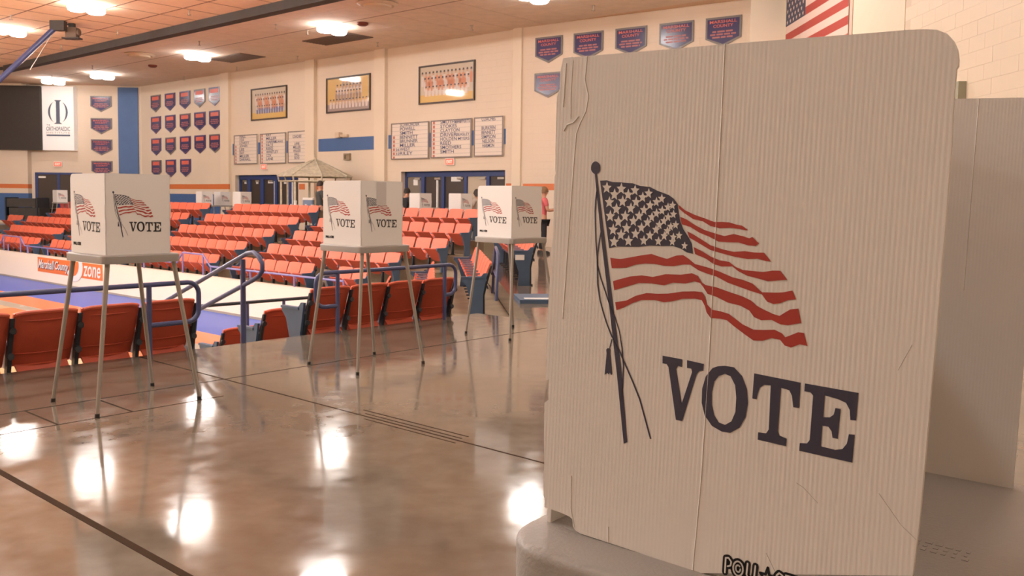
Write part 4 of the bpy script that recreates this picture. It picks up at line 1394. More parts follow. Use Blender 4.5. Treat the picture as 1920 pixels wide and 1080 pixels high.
ribbon_on(fn_, [(0.087, 0.12), (0.090, 0.05), (0.104, 0.012)], 0.0008, 0.0007, 'crease', M_PANEL, scr)
ribbon_on(fn_, [(0.215, 0.035), (0.217, 0.003)], 0.0008, 0.0007, 'crease', M_PANEL, scr)
M_SCR = mat('faint_scratch', (0.46, 0.43, 0.40), 0.6)
for pts in ([(u / 1000, v / 1000) for u, v in ART['scr'][:4]], [(u / 1000, v / 1000) for u, v in ART['scr'][4:]], [(0.93, 0.447), (0.955, 0.492)], [(0.66, 0.075), (0.685, 0.045)]):
    ribbon_on(fn_, pts, 0.00022, 0.0002, 'scratch', M_SCR, scr)
fb_ = Face((0.0055, 0, TZn), (0, 1, 0), (1, 0, 0), g_)
make_screen(Face((0, g_, TZn), (0, -1, 0), (-1, 0, 0), g_ - 0.006), screen_outline(True, True, g_), 'back_screen', nb, True)
sp = NB['sp']
fo_ = Face((0.0, g_, TZn), (cos(sp), sin(sp), 0), (sin(sp), -cos(sp), 0), w_)
s2 = make_screen(fo_, [(0, 0), (0, 1), (0.93, 1), (0.965, 0.996), (0.99, 0.985), (1, 0.965), (1, 0)], 'side_screen', nb, False)
ribbon_on(fo_, [(0.80, 0.998), (0.80, 0.75), (0.80, 0.5)], 0.0006, 0.0005, 'fold_line', M_PANEL, s2)
q = MB()
q.prism([fo_.p(0.50, 0.002, 0.0003), fo_.p(0.62, 0.002, 0.0003), fo_.p(0.62, 0.010, 0.0003), fo_.p(0.50, 0.010, 0.0003)], fo_.n * 0.005)
q.build('screen_tab', M_PANEL, nb)
# raised moulding marks on the table
q = MB()
for r in range(3):
    for k in range(10):
        x = 0.285 + 0.010 * k
        y = 0.215 + 0.012 * r
        q.box(x, x + random.uniform(0.003, 0.007), y, y + 0.006, TZn - 0.0005, TZn + 0.0006)
q.build('raised_marks', M_TABLE, nb)

# ================================================================== ARENA SEATS
def seat_meshes():
    W2 = 0.238
    nx, nz = 6, 5
    def grid(f, t):
        q = MB()
        vs_, fs = [], []
        for side in (0, 1):
            for j in range(nz + 1):
                for i in range(nx + 1):
                    p, n = f(-1 + 2 * i / nx, j / nz)
                    vs_.append(Vector(p) + Vector(n) * (t * side))
        A_ = (nx + 1) * (nz + 1)
        idx = lambda s_, i, j: s_ * A_ + j * (nx + 1) + i
        for j in range(nz):
            for i in range(nx):
                fs.append((idx(0, i, j), idx(0, i + 1, j), idx(0, i + 1, j + 1), idx(0, i, j + 1)))
                fs.append((idx(1, i, j), idx(1, i, j + 1), idx(1, i + 1, j + 1), idx(1, i + 1, j)))
        for i in range(nx):
            fs.append((idx(0, i, 0), idx(1, i, 0), idx(1, i + 1, 0), idx(0, i + 1, 0)))
            fs.append((idx(0, i, nz), idx(0, i + 1, nz), idx(1, i + 1, nz), idx(1, i, nz)))
        for j in range(nz):
            fs.append((idx(0, 0, j), idx(0, 0, j + 1), idx(1, 0, j + 1), idx(1, 0, j)))
            fs.append((idx(0, nx, j), idx(1, nx, j), idx(1, nx, j + 1), idx(0, nx, j + 1)))
        q.add(vs_, fs)
        return q
    def back(x, t):
        wid = W2 * (0.93 + 0.07 * min(1, t * 1.6))
        z = 0.31 + 0.43 * t - (0.012 * (x ** 6) if t > 0.9 else 0)
        y = 0.035 - 0.125 * t + 0.028 * x * x * (1 - 0.6 * t)
        return (x * wid, y, z), (0, 0.95, 0.28)
    qb = grid(back, 0.018)
    # rolled rim along the top and a low ledge across the rear
    rim = [(x * (W2 - 0.013), -0.092 + 0.011 * x * x, 0.738 - 0.012 * abs(x) ** 6) for x in [-1 + 2 * k / 8 for k in range(9)]]
    qb.tube(rim, 0.013, 6)
    me_b = qb.mesh('backrest', M_SEAT, smooth=50)
    q = MB()
    for zz, ww, yy in ((0.405, 0.20, 0.008), (0.665, 0.19, -0.068)):
        P = [(x * ww, yy - 0.008 + 0.020 * x * x, zz + 0.006 * x * x) for x in [-1 + 2 * k / 6 for k in range(7)]]
        q.tube(P, 0.006, 5)
    # rear skin, coloured dark for its shade, set just behind the shell
    def skin(x, t):
        (X, Y, Z), n = back(x * 0.985, 0.03 + 0.92 * t)
        return (X, Y - 0.004, Z), (0, 1, 0)
    g = grid(skin, 0.003)
    q.add(g.v, g.f)
    me_skin = q.mesh('rear_skin', M_SEATD, smooth=50)
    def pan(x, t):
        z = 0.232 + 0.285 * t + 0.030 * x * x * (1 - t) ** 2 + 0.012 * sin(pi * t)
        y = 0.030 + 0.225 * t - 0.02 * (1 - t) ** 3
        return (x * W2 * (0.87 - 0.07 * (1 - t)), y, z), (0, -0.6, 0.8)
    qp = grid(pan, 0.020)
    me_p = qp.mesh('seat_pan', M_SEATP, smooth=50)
    q = MB()
    q.prism([(-0.016, 0.0, 0.0), (-0.016, 0.075, 0.0), (-0.016, 0.055, 0.30), (-0.016, -0.005, 0.50), (-0.016, -0.075, 0.70), (-0.016, -0.100, 0.70), (-0.016, -0.035, 0.46), (-0.016, 0.005, 0.28)], (0.032, 0, 0))
    q.box(-0.030, 0.030, -0.02, 0.16, 0.0, 0.02)
    for zz, yy in ((0.60, -0.066), (0.40, -0.012)):
        Mx = Matrix.Translation((0, yy - 0.012, zz)) @ Matrix.Rotation(radians(80), 4, 'X')
        q.lathe([(0.027, 0.0), (0.030, 0.010), (0.024, 0.020)], 10, 0, Mx)
    q.box(-0.020, 0.020, -0.02, 0.235, 0.488, 0.512, 1)
    q.box(-0.012, 0.012, 0.05, 0.10, 0.30, 0.488, 1)
    me_s = q.mesh('stanchion', [M_STEEL, M_ARM], smooth=30)
    q = MB()
    q.prism([(-0.014, 0.03, 0.0), (-0.014, 0.22, 0.0), (-0.014, 0.215, 0.05), (-0.014, 0.20, 0.2), (-0.014, 0.27, 0.43), (-0.014, 0.34, 0.50), (-0.014, 0.335, 0.53), (-0.014, 0.08, 0.53), (-0.014, 0.02, 0.60), (-0.014, -0.03, 0.60), (-0.014, 0.03, 0.3)], (0.028, 0, 0))
    q.box(-0.026, 0.026, 0.05, 0.34, 0.525, 0.55)
    me_e = q.mesh('end_panel', M_ENDP, smooth=30)
    return me_b, me_skin, me_p, me_s, me_e


ME_B, ME_K, ME_P, ME_S, ME_E = seat_meshes()


def seat(loc, rot, label, group, pitch, left='s', right=None, skin=False):
    o = thing('arena_seat', label, 'seat', loc, rot, group)
    b_ = link('backrest', ME_B, o)
    if skin:
        k_ = link('rear_skin', ME_K, b_)
        k_['label'] = 'rear of the backrest, coloured dark for its shade'
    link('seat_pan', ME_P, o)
    for side, x in ((left, -pitch / 2), (right, pitch / 2)):
        if side in ('s', 'e'):
            link('stanchion', ME_S, o, (x, 0, 0))
        if side == 'e':
            link('end_panel', ME_E, o, (x + (0.03 if x > 0 else -0.03), 0, 0))
    return o


# near rows, backs towards the viewer
for k in range(5):
    seat(AR(4.06 - 0.5 * k - 0.25, 7.31, NEAR_F[0]), ROT_NEAR, 'orange seat seen from behind, %s left of the stairs in the near row' % ORD[k], 'near seats left of the stairs', 0.5, 's', 'e' if k == 0 else None, True)
for k in range(4):
    seat(AR(5.27 + 0.5 * k + 0.25, 7.31, NEAR_F[0]), ROT_NEAR, 'orange folding seat seen from behind, %s right of the stairs in the near row' % ORD[k], 'near seats right of the stairs', 0.5, 'e' if k == 0 else 's', 'e' if k == 3 else None, True)
for j in (1, 2):
    for k in range(4):
        seat(AR(5.27 + 0.5 * k + 0.25, 7.31 + 0.8 * j, NEAR_F[j]), ROT_NEAR, 'orange folding seat right of the stairs, %s in the %s row down' % (ORD[k], ORD[j]), 'near seats right of the stairs', 0.5, 'e' if k == 0 else 's', 'e' if k == 3 else None, True)

# far stand, facing the viewer; blocks are (a range, which rows)
RNAME = ['top', 'second', 'third', 'fourth', 'bottom']
BLK = [('block by the right doors', [(14.95, 20.3), (14.45, 20.3), (14.4, 20.3), (15.1, 20.3), (17.2, 20.3)]),
       ('middle block', [(21.35, 25.85), (21.2, 26.2), (21.2, 26.35), (21.3, 26.35), (21.35, 26.35)]),
       ('block behind the left booth', [(27.3, 31.8), (27.2, 32.0), (27.2, 32.0), (27.2, 32.0), (27.2, 32.05)]),
       ('leftmost block', [None, (33.1, 37.6), (33.1, 38.4), (33.0, 37.9), (32.95, 37.2)])]
for bn, spans in BLK:
    for k, sp_ in enumerate(spans):
        if not sp_:
            continue
        n = int(round((sp_[1] - sp_[0]) / 0.515))
        pt_ = (sp_[1] - sp_[0]) / n
        for i in range(n):
            a_ = sp_[0] + pt_ * (i + 0.5)
            seat(AR(ROWS_FAR[k]['b'] - 0.09, a_, ROWS_FAR[k]['f']), ROT_FAR, 'orange seat, %s from right, %s row, far stand %s' % (ORD[i], RNAME[k], bn), 'far seats, ' + bn, pt_, 'e' if i == 0 else 's', 'e' if i == n - 1 else None)
for i in range(2):
    seat(AR(ROWS_FAR[4]['b'] - 0.09, 16.05 - 0.52 * i, ROWS_FAR[4]['f']), ROT_FAR, 'orange seat, %s right of the backpack, bottom row of the far stand' % ORD[i], 'far seats beside the backpack', 0.52, 's' if i == 0 else 'e', 'e' if i == 0 else None)
for i in range(3):
    seat(AR(ROWS_FAR[2]['b'] - 0.09, 39.6 + 0.515 * i - 0.5, ROWS_FAR[2]['f']), ROT_FAR, 'orange folding seat at the left edge of the view, %s from its aisle' % ORD[i], 'far seats, left edge', 0.515, 'e' if i == 0 else 's', None)
# corner rows
CROT = math.atan2(-CL.x, CL.y)
for j, (t0, n, f_) in enumerate(((0.35, 9, 0.0), (-0.95, 8, -0.30), (-0.75, 8, -0.585), (0.4, 6, -0.87))):
    for i in range(n):
        p = CO + CL * (0.8 * (j - 1) + 0.09) + CR * (t0 + 0.515 * (i + 0.5)) + Vector((0, 0, f_))
        seat(p, CROT, 'orange seat side on, %s from near end, corner row %s' % (ORD[i], ('at concourse level', 'one step down', 'two steps down', 'three steps down')[j]), 'corner seats seen end on', 0.515, 'e' if i == 0 else 's', 'e' if i == n - 1 else None)
q = MB()
pl_ = CO + CL * (-0.8 + 0.09 + 0.17) + CR * 0.30
q.box(-0.07, 0.07, -0.012, 0.0, 0.40, 0.48)
o = q.build('row_plate', M_WHITE)
for ob in bpy.data.objects:
    if ob.get('label', '') == 'orange seat side on, first from near end, corner row at concourse level':
        o.parent = ob
        o.location = (-0.515 / 2 - 0.046, 0.19, 0.0)
        o.rotation_euler = (0, 0, radians(-90))
        break

# ================================================================== RAILS
def arc(c, u, v, r, t0, t1, n=5):
    c, u, v = Vector(c), Vector(u), Vector(v)
    return [c + u * (r * cos(radians(t0 + (t1 - t0) * k / n))) + v * (r * sin(radians(t0 + (t1 - t0) * k / n))) for k in range(n + 1)]


ub, ua, uz = AR(1, 0), AR(0, 1), Vector((0, 0, 1))


def guard_rail(name, label, bl, br, posts, a, ztop, zlow, left_loop, right_loop):
    o = thing(name, label, 'rail', AR(posts[0], a, 0))
    P = []
    if left_loop:
        P += [AR(posts[0], a, zlow)] + arc(AR(bl + 0.1, a, zlow + 0.1), ub, uz, 0.1, 270, 180) + arc(AR(bl + 0.1, a, ztop - 0.1), ub, uz, 0.1, 180, 90)
    else:
        P += [AR(bl, a, ztop)]
    if right_loop:
        P += arc(AR(br - 0.1, a, ztop - 0.1), ub, uz, 0.1, 90, 0) + arc(AR(br - 0.1, a, zlow + 0.1), ub, uz, 0.1, 0, -90) + [AR(posts[-1], a, zlow)]
    else:
        P += [AR(br, a, ztop)]
    q = MB()
    q.tube([p - o.location for p in P], 0.021, 10)
    q.build('top_rail', M_RAIL, o, smooth=60)
    for b in posts:
        q = MB()
        q.tube([AR(b, a, 0.0) - o.location, AR(b, a, ztop) - o.location], 0.021, 10)
        q.build('post', M_RAIL, o, smooth=60)
    return o


guard_rail('guard_rail', 'blue tubular guard rail at the left edge, in front of the near orange seats', -1.5, 3.97, [-1.2, 1.2, 3.53], 7.03, 0.605, 0.27, False, True)
guard_rail('guard_rail', 'blue tubular guard rail behind the middle booth, right of the stairs', 5.20, 7.10, [5.46, 6.93], 7.05, 0.605, 0.275, True, True)
# stair handrail
o = thing('stair_handrail', 'blue double handrail running down the stairs beside the left booth', 'handrail', AR(4.5, 7.2, 0))
s_ = -0.375
up = lambda a: 0.83 + s_ * (a - 7.1)
lo = lambda a: 0.56 + s_ * (a - 7.1)
P = [AR(4.5, 9.8, up(9.8)), AR(4.5, 8.5, up(8.5)), AR(4.5, 7.12, up(7.12)), AR(4.5, 7.02, up(7.12) + 0.015), AR(4.5, 6.94, up(7.12) - 0.02), AR(4.5, 6.88, 0.745), AR(4.5, 6.88, 0.68), AR(4.5, 6.93, 0.63), AR(4.5, 7.02, 0.59), AR(4.5, 7.2, lo(7.2)), AR(4.5, 8.5, lo(8.5)), AR(4.5, 9.8, lo(9.8))]
q = MB(); q.tube([p - o.location for p in P], 0.021, 10); q.build('rail_loop', M_RAIL, o, smooth=60)
for a, z0, z1 in ((7.19, 0.0, 0.765), (9.6, -1.155, up(9.6))):
    q = MB(); q.tube([AR(4.5, a, z0) - o.location, AR(4.5, a, z1) - o.location], [0.026, 0.023], 10); q.build('post', M_RAIL, o, smooth=60)
# rail at the foot of the near stand
o = thing('guard_rail', 'dark rail low down at the foot of the stairs, against the cream court wall', 'rail', AR(6.9, 11.0, -1.44))
q = MB(); q.tube([AR(5.6, 11.0, -0.14) - o.location, AR(8.0, 11.0, -0.16) - o.location], 0.024, 8); q.build('top_rail', M_STEEL, o, smooth=60)
for b, z1 in ((6.95, -0.15), (5.65, -0.15), (7.55, -0.15)):
    q = MB(); q.tube([AR(b, 11.0, -1.44) - o.location, AR(b, 11.0, z1) - o.location], 0.024, 8); q.build('post', M_RAIL, o, smooth=60)
# lilac rails along the parapet
def parapet_rail(label, a0, a1, hump):
    o = thing('parapet_rail', label, 'rail', AR(12.25, a0, -0.755), 0, 'lilac rails on the court parapet')
    z, zh = -0.50, -0.21
    P = [AR(12.25, a0, z)]
    if hump:
        h0, h1 = hump
        P += [AR(12.25, h0, z), AR(12.25, h0 + 0.35, zh), AR(12.25, h1, zh), AR(12.25, h1 + 0.3, z)]
    P.append(AR(12.25, a1, z))
    q = MB(); q.tube([p - o.location for p in P], 0.024, 8); q.build('top_rail', M_RAILL, o, smooth=30)
    n = max(2, int((a1 - a0) / 1.5))
    for k in range(n + 1):
        a = a0 + (a1 - a0) * k / n
        q = MB(); q.tube([AR(12.25, a, -0.76) - o.location, AR(12.25, a, z) - o.location], 0.024, 8); q.build('post', M_RAILL, o, smooth=30)
    if hump:
        for a in (hump[0] + 0.35, hump[1]):
            q = MB(); q.tube([AR(12.25, a, -0.76) - o.location, AR(12.25, a, zh) - o.location], 0.022, 8); q.build('post', M_RAILL, o, smooth=30)


parapet_rail('lilac rail on the cream court wall below the middle seat block', 15.6, 22.9, (21.1, 22.5))
parapet_rail('lilac rail on the cream court wall behind the left booth', 23.0, 33.0, None)
parapet_rail('lilac rail on the cream court wall at the left edge', 33.05, 40.0, (33.3, 35.2))
# rail beside the corner rows and the plate on the floor
o = thing('guard_rail', 'short blue rail loop standing end on beside the corner seats', 'rail', (-0.22, 12.2, 0))
q = MB(); q.tube([Vector(p) - o.location for p in ((-0.20, 11.75, 0.0), (-0.18, 11.75, 0.56), (-0.185, 11.80, 0.62), (-0.23, 12.62, 0.66), (-0.245, 12.68, 0.60), (-0.27, 12.68, 0.0))], 0.021, 10); q.build('rail_loop', M_RAIL, o, smooth=60)
q = MB(); q.tube([Vector(p) - o.location for p in ((-0.19, 11.76, 0.30), (-0.255, 12.67, 0.33))], 0.018, 8); q.build('mid_rail', M_RAIL, o, smooth=60)
o = thing('floor_plate', 'low blue plate with a white stripe lying on the floor beside the big screen', 'plate', (0.35, 11.85, 0))
q = MB(); q.prism([Vector(p) - Vector((0.35, 11.85, 0)) for p in ((0.03, 12.2, 0), (1.1, 12.3, 0), (1.1, 11.55, 0), (0.11, 11.45, 0))], (0, 0, 0.05)); q.build('plate', M_ENDP, o)
q = MB(); q.prism([Vector(p) - Vector((0.35, 11.85, 0)) for p in ((0.16, 11.66, 0.05), (1.05, 11.72, 0.05), (1.05, 11.60, 0.05), (0.18, 11.54, 0.05))], (0, 0, 0.006)); q.build('stripe', M_WHITE, o)

# ================================================================== GAZEBO, TABLE, EQUIPMENT
GZ = Vector((-6.55, 29.75, 0))
o = thing('gazebo', 'small beige lath roofed gazebo in front of the middle doors', 'gazebo', GZ)
n = 8
tiers = [(1.24, 2.00), (0.95, 2.14), (0.66, 2.28), (0.36, 2.41), (0.05, 2.52)]
for k in range(n):
    t0, t1 = 2 * pi * (k - 0.5) / n, 2 * pi * (k + 0.5) / n
    q = MB()
    for i, ((r0, z0), (r1, z1)) in enumerate(zip(tiers, tiers[1:])):
        A0, A1 = Vector((r0 * cos(t0), r0 * sin(t0), z0)), Vector((r0 * cos(t1), r0 * sin(t1), z0))
        C0, C1 = Vector((r1 * cos(t0), r1 * sin(t0), z1 + 0.02)), Vector((r1 * cos(t1), r1 * sin(t1), z1 + 0.02))
        q.prism([A0, A1, C1, C0], (0, 0, -0.025))
    q.build('roof_panel', M_LATH, o)
    q = MB(); q.tube([(tiers[0][0] * cos(t0), tiers[0][0] * sin(t0), 2.02), (0.05 * cos(t0), 0.05 * sin(t0), 2.56)], 0.022, 6); q.build('hip_rafter', M_LATH, o)
    q = MB(); q.tube([(1.20 * cos(t0), 1.20 * sin(t0), 1.99), (1.20 * cos(t1), 1.20 * sin(t1), 1.99)], 0.022, 6)
    q.tube([(1.17 * cos(t0), 1.17 * sin(t0), 1.83), (1.17 * cos(t1), 1.17 * sin(t1), 1.83)], 0.022, 6)
    q.tube([(1.20 * cos(t0), 1.20 * sin(t0), 2.0), (1.17 * cos(t0), 1.17 * sin(t0), 1.82)], 0.026, 6)
    q.build('eave_frame', M_LATH, o)
    q = MB(); q.box(1.10 * cos(t0) - 0.03, 1.10 * cos(t0) + 0.03, 1.10 * sin(t0) - 0.03, 1.10 * sin(t0) + 0.03, 0, 1.86); q.build('post', M_LATH, o)
q = MB(); q.lathe([(0.08, 2.50), (0.06, 2.58), (0.02, 2.62), (0.035, 2.66), (0.01, 2.72)], 10); q.build('finial', M_LATH, o, smooth=40)
TB = AR(16.66, 23.2, 0)
o = thing('serving_table', 'beige serving table with cups in front of the gazebo', 'table', TB, ROT_FAR)
q = MB(); q.box(-0.8, 0.8, -0.22, 0.22, 0.92, 0.97); q.build('table_top', M_BEIGE, o)
for x in (-0.73, 0.73):
    for y in (-0.17, 0.17):
        q = MB(); q.tube([(x, y, 0), (x, y, 0.92)], 0.022, 6); q.build('leg', M_METAL, o)
q = MB(); q.lathe([(0.032, 0), (0.044, 0.12), (0.047, 0.125), (0.043, 0.122)], 10); me_cup = q.mesh('cup', M_WHITE, smooth=40)
for i, (x, y, s_) in enumerate(((0.62, 0.0, 1.0), (0.40, 0.02, 1.9), (0.05, 0.0, 1.0), (-0.20, 0.05, 1.1), (-0.45, 0.0, 1.0))):
    c = link('paper_cup', me_cup, None, TB + AR(-y, x, 0.97))
    c.scale = (1.15, 1.15, s_)
    tag(c, 'white cup on the serving table by the gazebo, %s from the left' % ORD[i], 'cup', 'cups on the serving table')
o = thing('drinks_cooler', 'pale blue drinks cooler behind the cups at the gazebo', 'cooler', TB + AR(0.06, -0.18, 0.97))
q = MB(); q.loops([rrect(-0.16, 0.16, -0.13, 0.13, 0.04, z) for z in (0, 0.26)]); q.build('cooler_body', mat('cooler_blue', (0.16, 0.22, 0.34), 0.4), o)
q = MB(); q.loops([rrect(-0.17, 0.17, -0.14, 0.14, 0.04, z) for z in (0.26, 0.33)]); q.build('cooler_lid', M_WHITE, o)

o = thing('backpack', 'grey and dark backpack on the bottom far row, behind the right guard rail', 'bag', AR(12.66, 16.75, -0.98), ROT_FAR)
q = MB(); q.loops([rrect(-0.19 * k, 0.19 * k, -0.13 * k, 0.13 * k, 0.07 * k, z) for k, z in ((0.8, 0.0), (1.0, 0.05), (1.05, 0.3), (0.95, 0.5), (0.6, 0.62), (0.3, 0.65))]); q.build('bag_body', mat('bag_grey', (0.16, 0.13, 0.11), 0.8), o, smooth=60)
q = MB(); q.loops([rrect(-0.13 * k, 0.13 * k, 0.10, 0.10 + 0.10 * k, 0.04 * k, z) for k, z in ((0.8, 0.06), (1.0, 0.10), (1.0, 0.28), (0.7, 0.36))]); q.build('front_pocket', M_DARK, o, smooth=60)
q = MB(); q.tube([(-0.05, 0, 0.63), (-0.04, 0, 0.70), (0.04, 0, 0.70), (0.05, 0, 0.63)], 0.012, 6); q.build('handle', M_DARK, o)

# equipment on the far left
o = thing('equipment_rack', 'dark grey equipment rack at the left edge behind the far seats', 'rack', AR(15.5, 41.6, 0))
for z0, z1, x0, x1 in ((0.0, 0.35, -0.7, 0.9), (0.35, 0.70, -0.6, 0.7), (0.72, 1.10, -0.75, 0.55)):
    q = MB(); q.box(x0, x1, -0.45, 0.45, z0 + 0.01, z1); q.build('case', M_DARK, o)
for x in (-0.75, 0.6):
    q = MB(); q.box(x, x + 0.05, -0.5, 0.5, 0, 1.14); q.build('rack_upright', M_STEEL, o)
o = thing('red_bin', 'small red bin beside the dark equipment rack', 'bin', AR(16.75, 40.6, 0))
q = MB(); q.loops([rrect(-0.2, 0.2, -0.2, 0.2, 0.05, 0.0), rrect(-0.25, 0.25, -0.25, 0.25, 0.06, 0.95), rrect(-0.21, 0.21, -0.21, 0.21, 0.05, 0.95), rrect(-0.19, 0.19, -0.19, 0.19, 0.05, 0.3)]); q.build('bin_body', mat('bin_red', (0.45, 0.06, 0.06), 0.5), o)
q = MB(); q.tube([(-0.26, -0.26, 0.95), (0.26, -0.26, 0.95), (0.26, 0.26, 0.95), (-0.26, 0.26, 0.95), (-0.26, -0.26, 0.95)], 0.018, 6); q.build('rim', mat('bin_red', (0.45, 0.06, 0.06), 0.5), o)

# ================================================================== PEOPLE
def skin(name, nodes, edges, m_, parent, root=0, sub=1):
    """nodes: (x, y, z, rx[, ry]); grown with a skin modifier and applied"""
    me = bpy.data.meshes.new(name + '_rig')
    me.from_pydata([p[:3] for p in nodes], edges, [])
    ob = bpy.data.objects.new(name + '_rig', me)
    COL.objects.link(ob)
    sk = ob.modifiers.new('skin', 'SKIN')
    sk.use_smooth_shade = True
    for i, p in enumerate(nodes):
        sv = me.skin_vertices[0].data[i]
        sv.radius = (p[3], p[4] if len(p) > 4 else p[3])
        sv.use_root = (i == root)
    sb = ob.modifiers.new('sub', 'SUBSURF')
    sb.levels = sub
    sb.render_levels = sub
    dg = bpy.context.evaluated_depsgraph_get()
    dg.update()
    out = bpy.data.meshes.new_from_object(ob.evaluated_get(dg))
    bpy.data.objects.remove(ob)
    out.name = name
    out.materials.clear()
    out.materials.append(m_)
    out.polygons.foreach_set('use_smooth', [True] * len(out.polygons))
    return link(name, out, parent)


M_SKINT = mat('skin', (0.55, 0.29, 0.19), 0.55)
M_HAIRD = mat('dark_hair', (0.025, 0.016, 0.012), 0.6)
M_HAIRB = mat('sandy_hair', (0.20, 0.11, 0.05), 0.6)
M_SHIRTG = mat('charcoal_shirt', (0.050, 0.055, 0.055), 0.8)
M_SHORTS = mat('khaki_shorts', (0.27, 0.20, 0.13), 0.8)
M_PINK = mat('pink_top', (0.60, 0.13, 0.14), 0.8)
M_NAVYC = mat('dark_clothes', (0.018, 0.018, 0.022), 0.8)
M_WHITEC = mat('white_clothes', (0.55, 0.45, 0.38), 0.8)
M_SHOE = mat('dark_shoe', (0.03, 0.025, 0.022), 0.6)


def head_hair(par, hx, hy, hz, face, m_hair, longer=False):
    """hair cap, eyes, brows, mouth on a head centred at (hx, hy, hz) turned to angle face (0 = +y)"""
    Mx = Matrix.Translation((hx, hy, hz)) @ Matrix.Rotation(face, 4, 'Z')
    q = MB()
    prof = []
    rings = []
    for k in range(7):
        t = k / 6 * pi * 0.56
        r, z = sin(t), cos(t)
        ring = []
        for j in range(14):
            th = 2 * pi * j / 14
            y = sin(th)
            drop = -0.02 if y > 0.2 else -(0.10 if longer else 0.045) * (k / 6)
            ring.append((0.090 * r * cos(th) + 0.001 * j / 14, 0.108 * r * y - 0.006, 0.028 + 0.105 * z + (drop * (k / 6))))
        rings.append(ring)
    q.loops(rings[1:], 0, Mx)
    q.build('hair', m_hair, par, smooth=60)
    q = MB()
    for s in (-1, 1):
        q.lathe([(0.004, -0.004), (0.012, 0.0), (0.004, 0.004)], 8, 0, Mx @ Matrix.Translation((s * 0.034, 0.094, 0.0)) @ Matrix.Rotation(radians(90), 4, 'X'))
    q.build('eyes', M_NAVYC, par)
    q = MB()
    q.box(-0.026, 0.026, 0.090, 0.098, -0.062, -0.054, 0, Mx)
    q.build('mouth', mat('lips', (0.38, 0.12, 0.10), 0.5), par)


def hand(nodes, edges, wrist, d, side, r=0.009):
    """five fingers from a palm; d: pointing direction, side: thumb direction"""
    w = Vector(nodes[wrist][:3])
    d, side = Vector(d).normalized(), Vector(side).normalized()
    up_ = d.cross(side)
    palm = len(nodes)
    pp = w + d * 0.07
    nodes.append((*pp, 0.036, 0.018))
    edges.append((wrist, palm))
    for k, ln in enumerate((0.075, 0.085, 0.080, 0.062)):
        b0 = pp + d * 0.02 + side * (0.027 - 0.018 * k)
        i = len(nodes)
        nodes.append((*b0, r))
        nodes.append((*(b0 + d * ln * 0.55 + up_ * 0.012), r))
        nodes.append((*(b0 + d * ln + up_ * 0.038), r * 0.8))
        edges += [(palm, i), (i, i + 1), (i + 1, i + 2)]
    i = len(nodes)
    nodes.append((*(w + d * 0.035 + side * 0.035), r * 1.2))
    nodes.append((*(w + d * 0.075 + side * 0.058 + up_ * 0.01), r))
    nodes.append((*(w + d * 0.105 + side * 0.055 + up_ * 0.025), r * 0.85))
    edges += [(wrist, i), (i, i + 1), (i + 1, i + 2)]


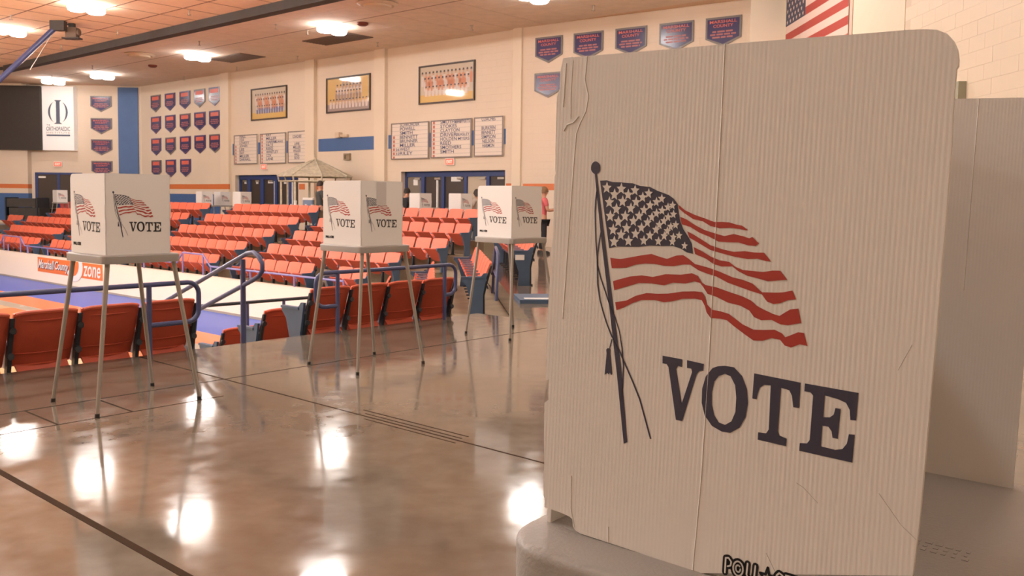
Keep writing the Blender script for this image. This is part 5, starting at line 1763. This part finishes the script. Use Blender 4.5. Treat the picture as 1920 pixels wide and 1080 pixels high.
def person(label, loc, face, m_top, m_bottom, m_hair, height=1.75, sit=False, arm='down', longer=False, shorts=False, sleeve=True, lean=0.0):
    s = height / 1.75
    o = thing('person', label, 'person', loc, face)
    hz = 0.46 if sit else 0.93            # hip height
    L = lean
    N = []
    E_ = []
    def nd(x, y, z, rx, ry=None):
        N.append((x * s, y * s, z * s, rx * s, (ry or rx) * s))
        return len(N) - 1
    pel = nd(0, 0, hz, 0.15, 0.105)
    wai = nd(0, L * 0.10, hz + 0.17, 0.130, 0.095)
    che = nd(0, L * 0.24, hz + 0.37, 0.155, 0.110)
    shc = nd(0, L * 0.30, hz + 0.50, 0.10, 0.085)
    nec = nd(0, L * 0.35 + 0.005, hz + 0.575, 0.052)
    hd1 = nd(0, L * 0.40 + 0.02, hz + 0.65, 0.068, 0.078)
    hd2 = nd(0, L * 0.42 + 0.02, hz + 0.72, 0.078, 0.098)
    hd3 = nd(0, L * 0.42 + 0.01, hz + 0.785, 0.062, 0.078)
    E_ += [(pel, wai), (wai, che), (che, shc), (shc, nec), (nec, hd1), (hd1, hd2), (hd2, hd3)]
    nose = nd(0, L * 0.42 + 0.115, hz + 0.695, 0.012)
    E_.append((hd2, nose))
    for sd in (-1, 1):
        ear = nd(sd * 0.082, L * 0.42 + 0.01, hz + 0.705, 0.015)
        E_.append((hd2, ear))
        sh = nd(sd * 0.185, L * 0.30, hz + 0.475, 0.062)
        if arm == 'down':
            el = nd(sd * 0.235, L * 0.2 - 0.02, hz + 0.20, 0.044)
            wr = nd(sd * 0.235, L * 0.2 + 0.10, hz - 0.04, 0.030)
            dr, sdv = (0, 0.35, -0.93), (-sd * 0.3, 0.9, 0.3)
        else:
            el = nd(sd * 0.235, L * 0.2 + 0.06, hz + 0.21, 0.044)
            wr = nd(sd * 0.15, L * 0.2 + 0.30, hz + 0.24, 0.030)
            dr, sdv = (-sd * 0.35, 0.92, -0.1), (-sd * 0.7, -0.1, 0.7)
        E_ += [(shc, sh), (sh, el), (el, wr)]
        hand(N, E_, wr, dr, sdv)
        if sit:
            hp = nd(sd * 0.095, 0.05, hz - 0.01, 0.090)
            kn = nd(sd * 0.11, 0.45, hz + 0.0, 0.062)
            an = nd(sd * 0.11, 0.46, 0.085, 0.040)
        else:
            hp = nd(sd * 0.095, 0, hz - 0.09, 0.090)
            kn = nd(sd * 0.105, 0.015, hz - 0.45, 0.060)
            an = nd(sd * 0.11, -0.02, 0.085, 0.040)
        toe = nd(N[an][0] / s, N[an][1] / s + 0.13, 0.035, 0.040, 0.030)
        E_ += [(pel, hp), (hp, kn), (kn, an), (an, toe)]
    body = skin('body', N, E_, M_SKINT, o)
    # clothes follow the same skeleton, a little looser
    g = 1.13
    def grow(i, k=g):
        p = N[i]
        return (p[0], p[1], p[2], p[3] * k + 0.006, p[4] * k + 0.006)
    idx = {pel: 0, wai: 1, che: 2, shc: 3}
    TN = [grow(pel, 1.04), grow(wai), grow(che), grow(shc, 1.05)]
    TE = [(0, 1), (1, 2), (2, 3)]
    per = (len(N) - 9) // 2
    for q_ in range(2):
        base = 9 + q_ * per
        sh_, el_ = N[base + 1], N[base + 2]
        i = len(TN)
        mid = tuple(sh_[k] * 0.35 + el_[k] * 0.65 for k in range(3))
        TN.append((*sh_[:3], sh_[3] * 1.12 + 0.004))
        TN.append((*mid, sh_[3] * 0.95 + 0.004))
        TE += [(3, i), (i, i + 1)]
    skin('shirt', TN, TE, m_top, o, root=1)
    BN = [(N[pel][0], N[pel][1], N[pel][2] - 0.02, N[pel][3] * 1.08, N[pel][4] * 1.08)]
    BE = []
    for q_ in range(2):
        base = 9 + q_ * per
        hp_, kn_, an_ = N[base + per - 4], N[base + per - 3], N[base + per - 2]
        i = len(BN)
        BN.append((*hp_[:3], hp_[3] * 1.12))
        BN.append((*kn_[:3], kn_[3] * 1.35))
        BE += [(0, i), (i, i + 1)]
        if not shorts:
            BN.append((an_[0], an_[1], an_[2] + 0.02, an_[3] * 1.5))
            BE.append((i + 1, i + 2))
        an = an_
        f_ = MB()
        f_.loops([[(an[0] + 0.052 * cos(t), an[1] + 0.055 + 0.135 * sin(t), z) for t in [2 * pi * k / 12 for k in range(12)]] for z in (0.0, 0.045)] +
                 [[(an[0] + 0.046 * cos(t), an[1] + 0.03 + 0.09 * sin(t), 0.085) for t in [2 * pi * k / 12 for k in range(12)]]])
        f_.build('shoe', M_SHOE, o, smooth=60)
    skin('trousers' if not shorts else 'shorts', BN, BE, m_bottom, o)
    head_hair(o, 0, (L * 0.42 + 0.015) * s, (hz + 0.715) * s, 0.0, m_hair, longer)
    return o


person('person in a charcoal shirt and khaki shorts standing by the gazebo', (-5.80, 27.0, 0), radians(-55), M_SHIRTG, M_SHORTS, M_HAIRD, 1.80, arm='fwd', shorts=True)
person('person in dark clothes with dark hair bent towards a far booth', (-3.19, 26.2, 0), radians(-40), M_NAVYC, M_NAVYC, M_HAIRD, 1.60, arm='fwd', lean=0.35)
person('person with dark hair half hidden behind the right booth', (-1.00, 25.3, 0), radians(60), M_WHITEC, M_NAVYC, M_HAIRD, 1.58, arm='fwd', longer=True)
person('person in a pink top standing right of the right booth', (0.74, 22.0, 0), radians(-75), M_PINK, M_NAVYC, M_HAIRB, 1.63, arm='fwd', longer=False, lean=0.05)
bpy.context.view_layer.update()
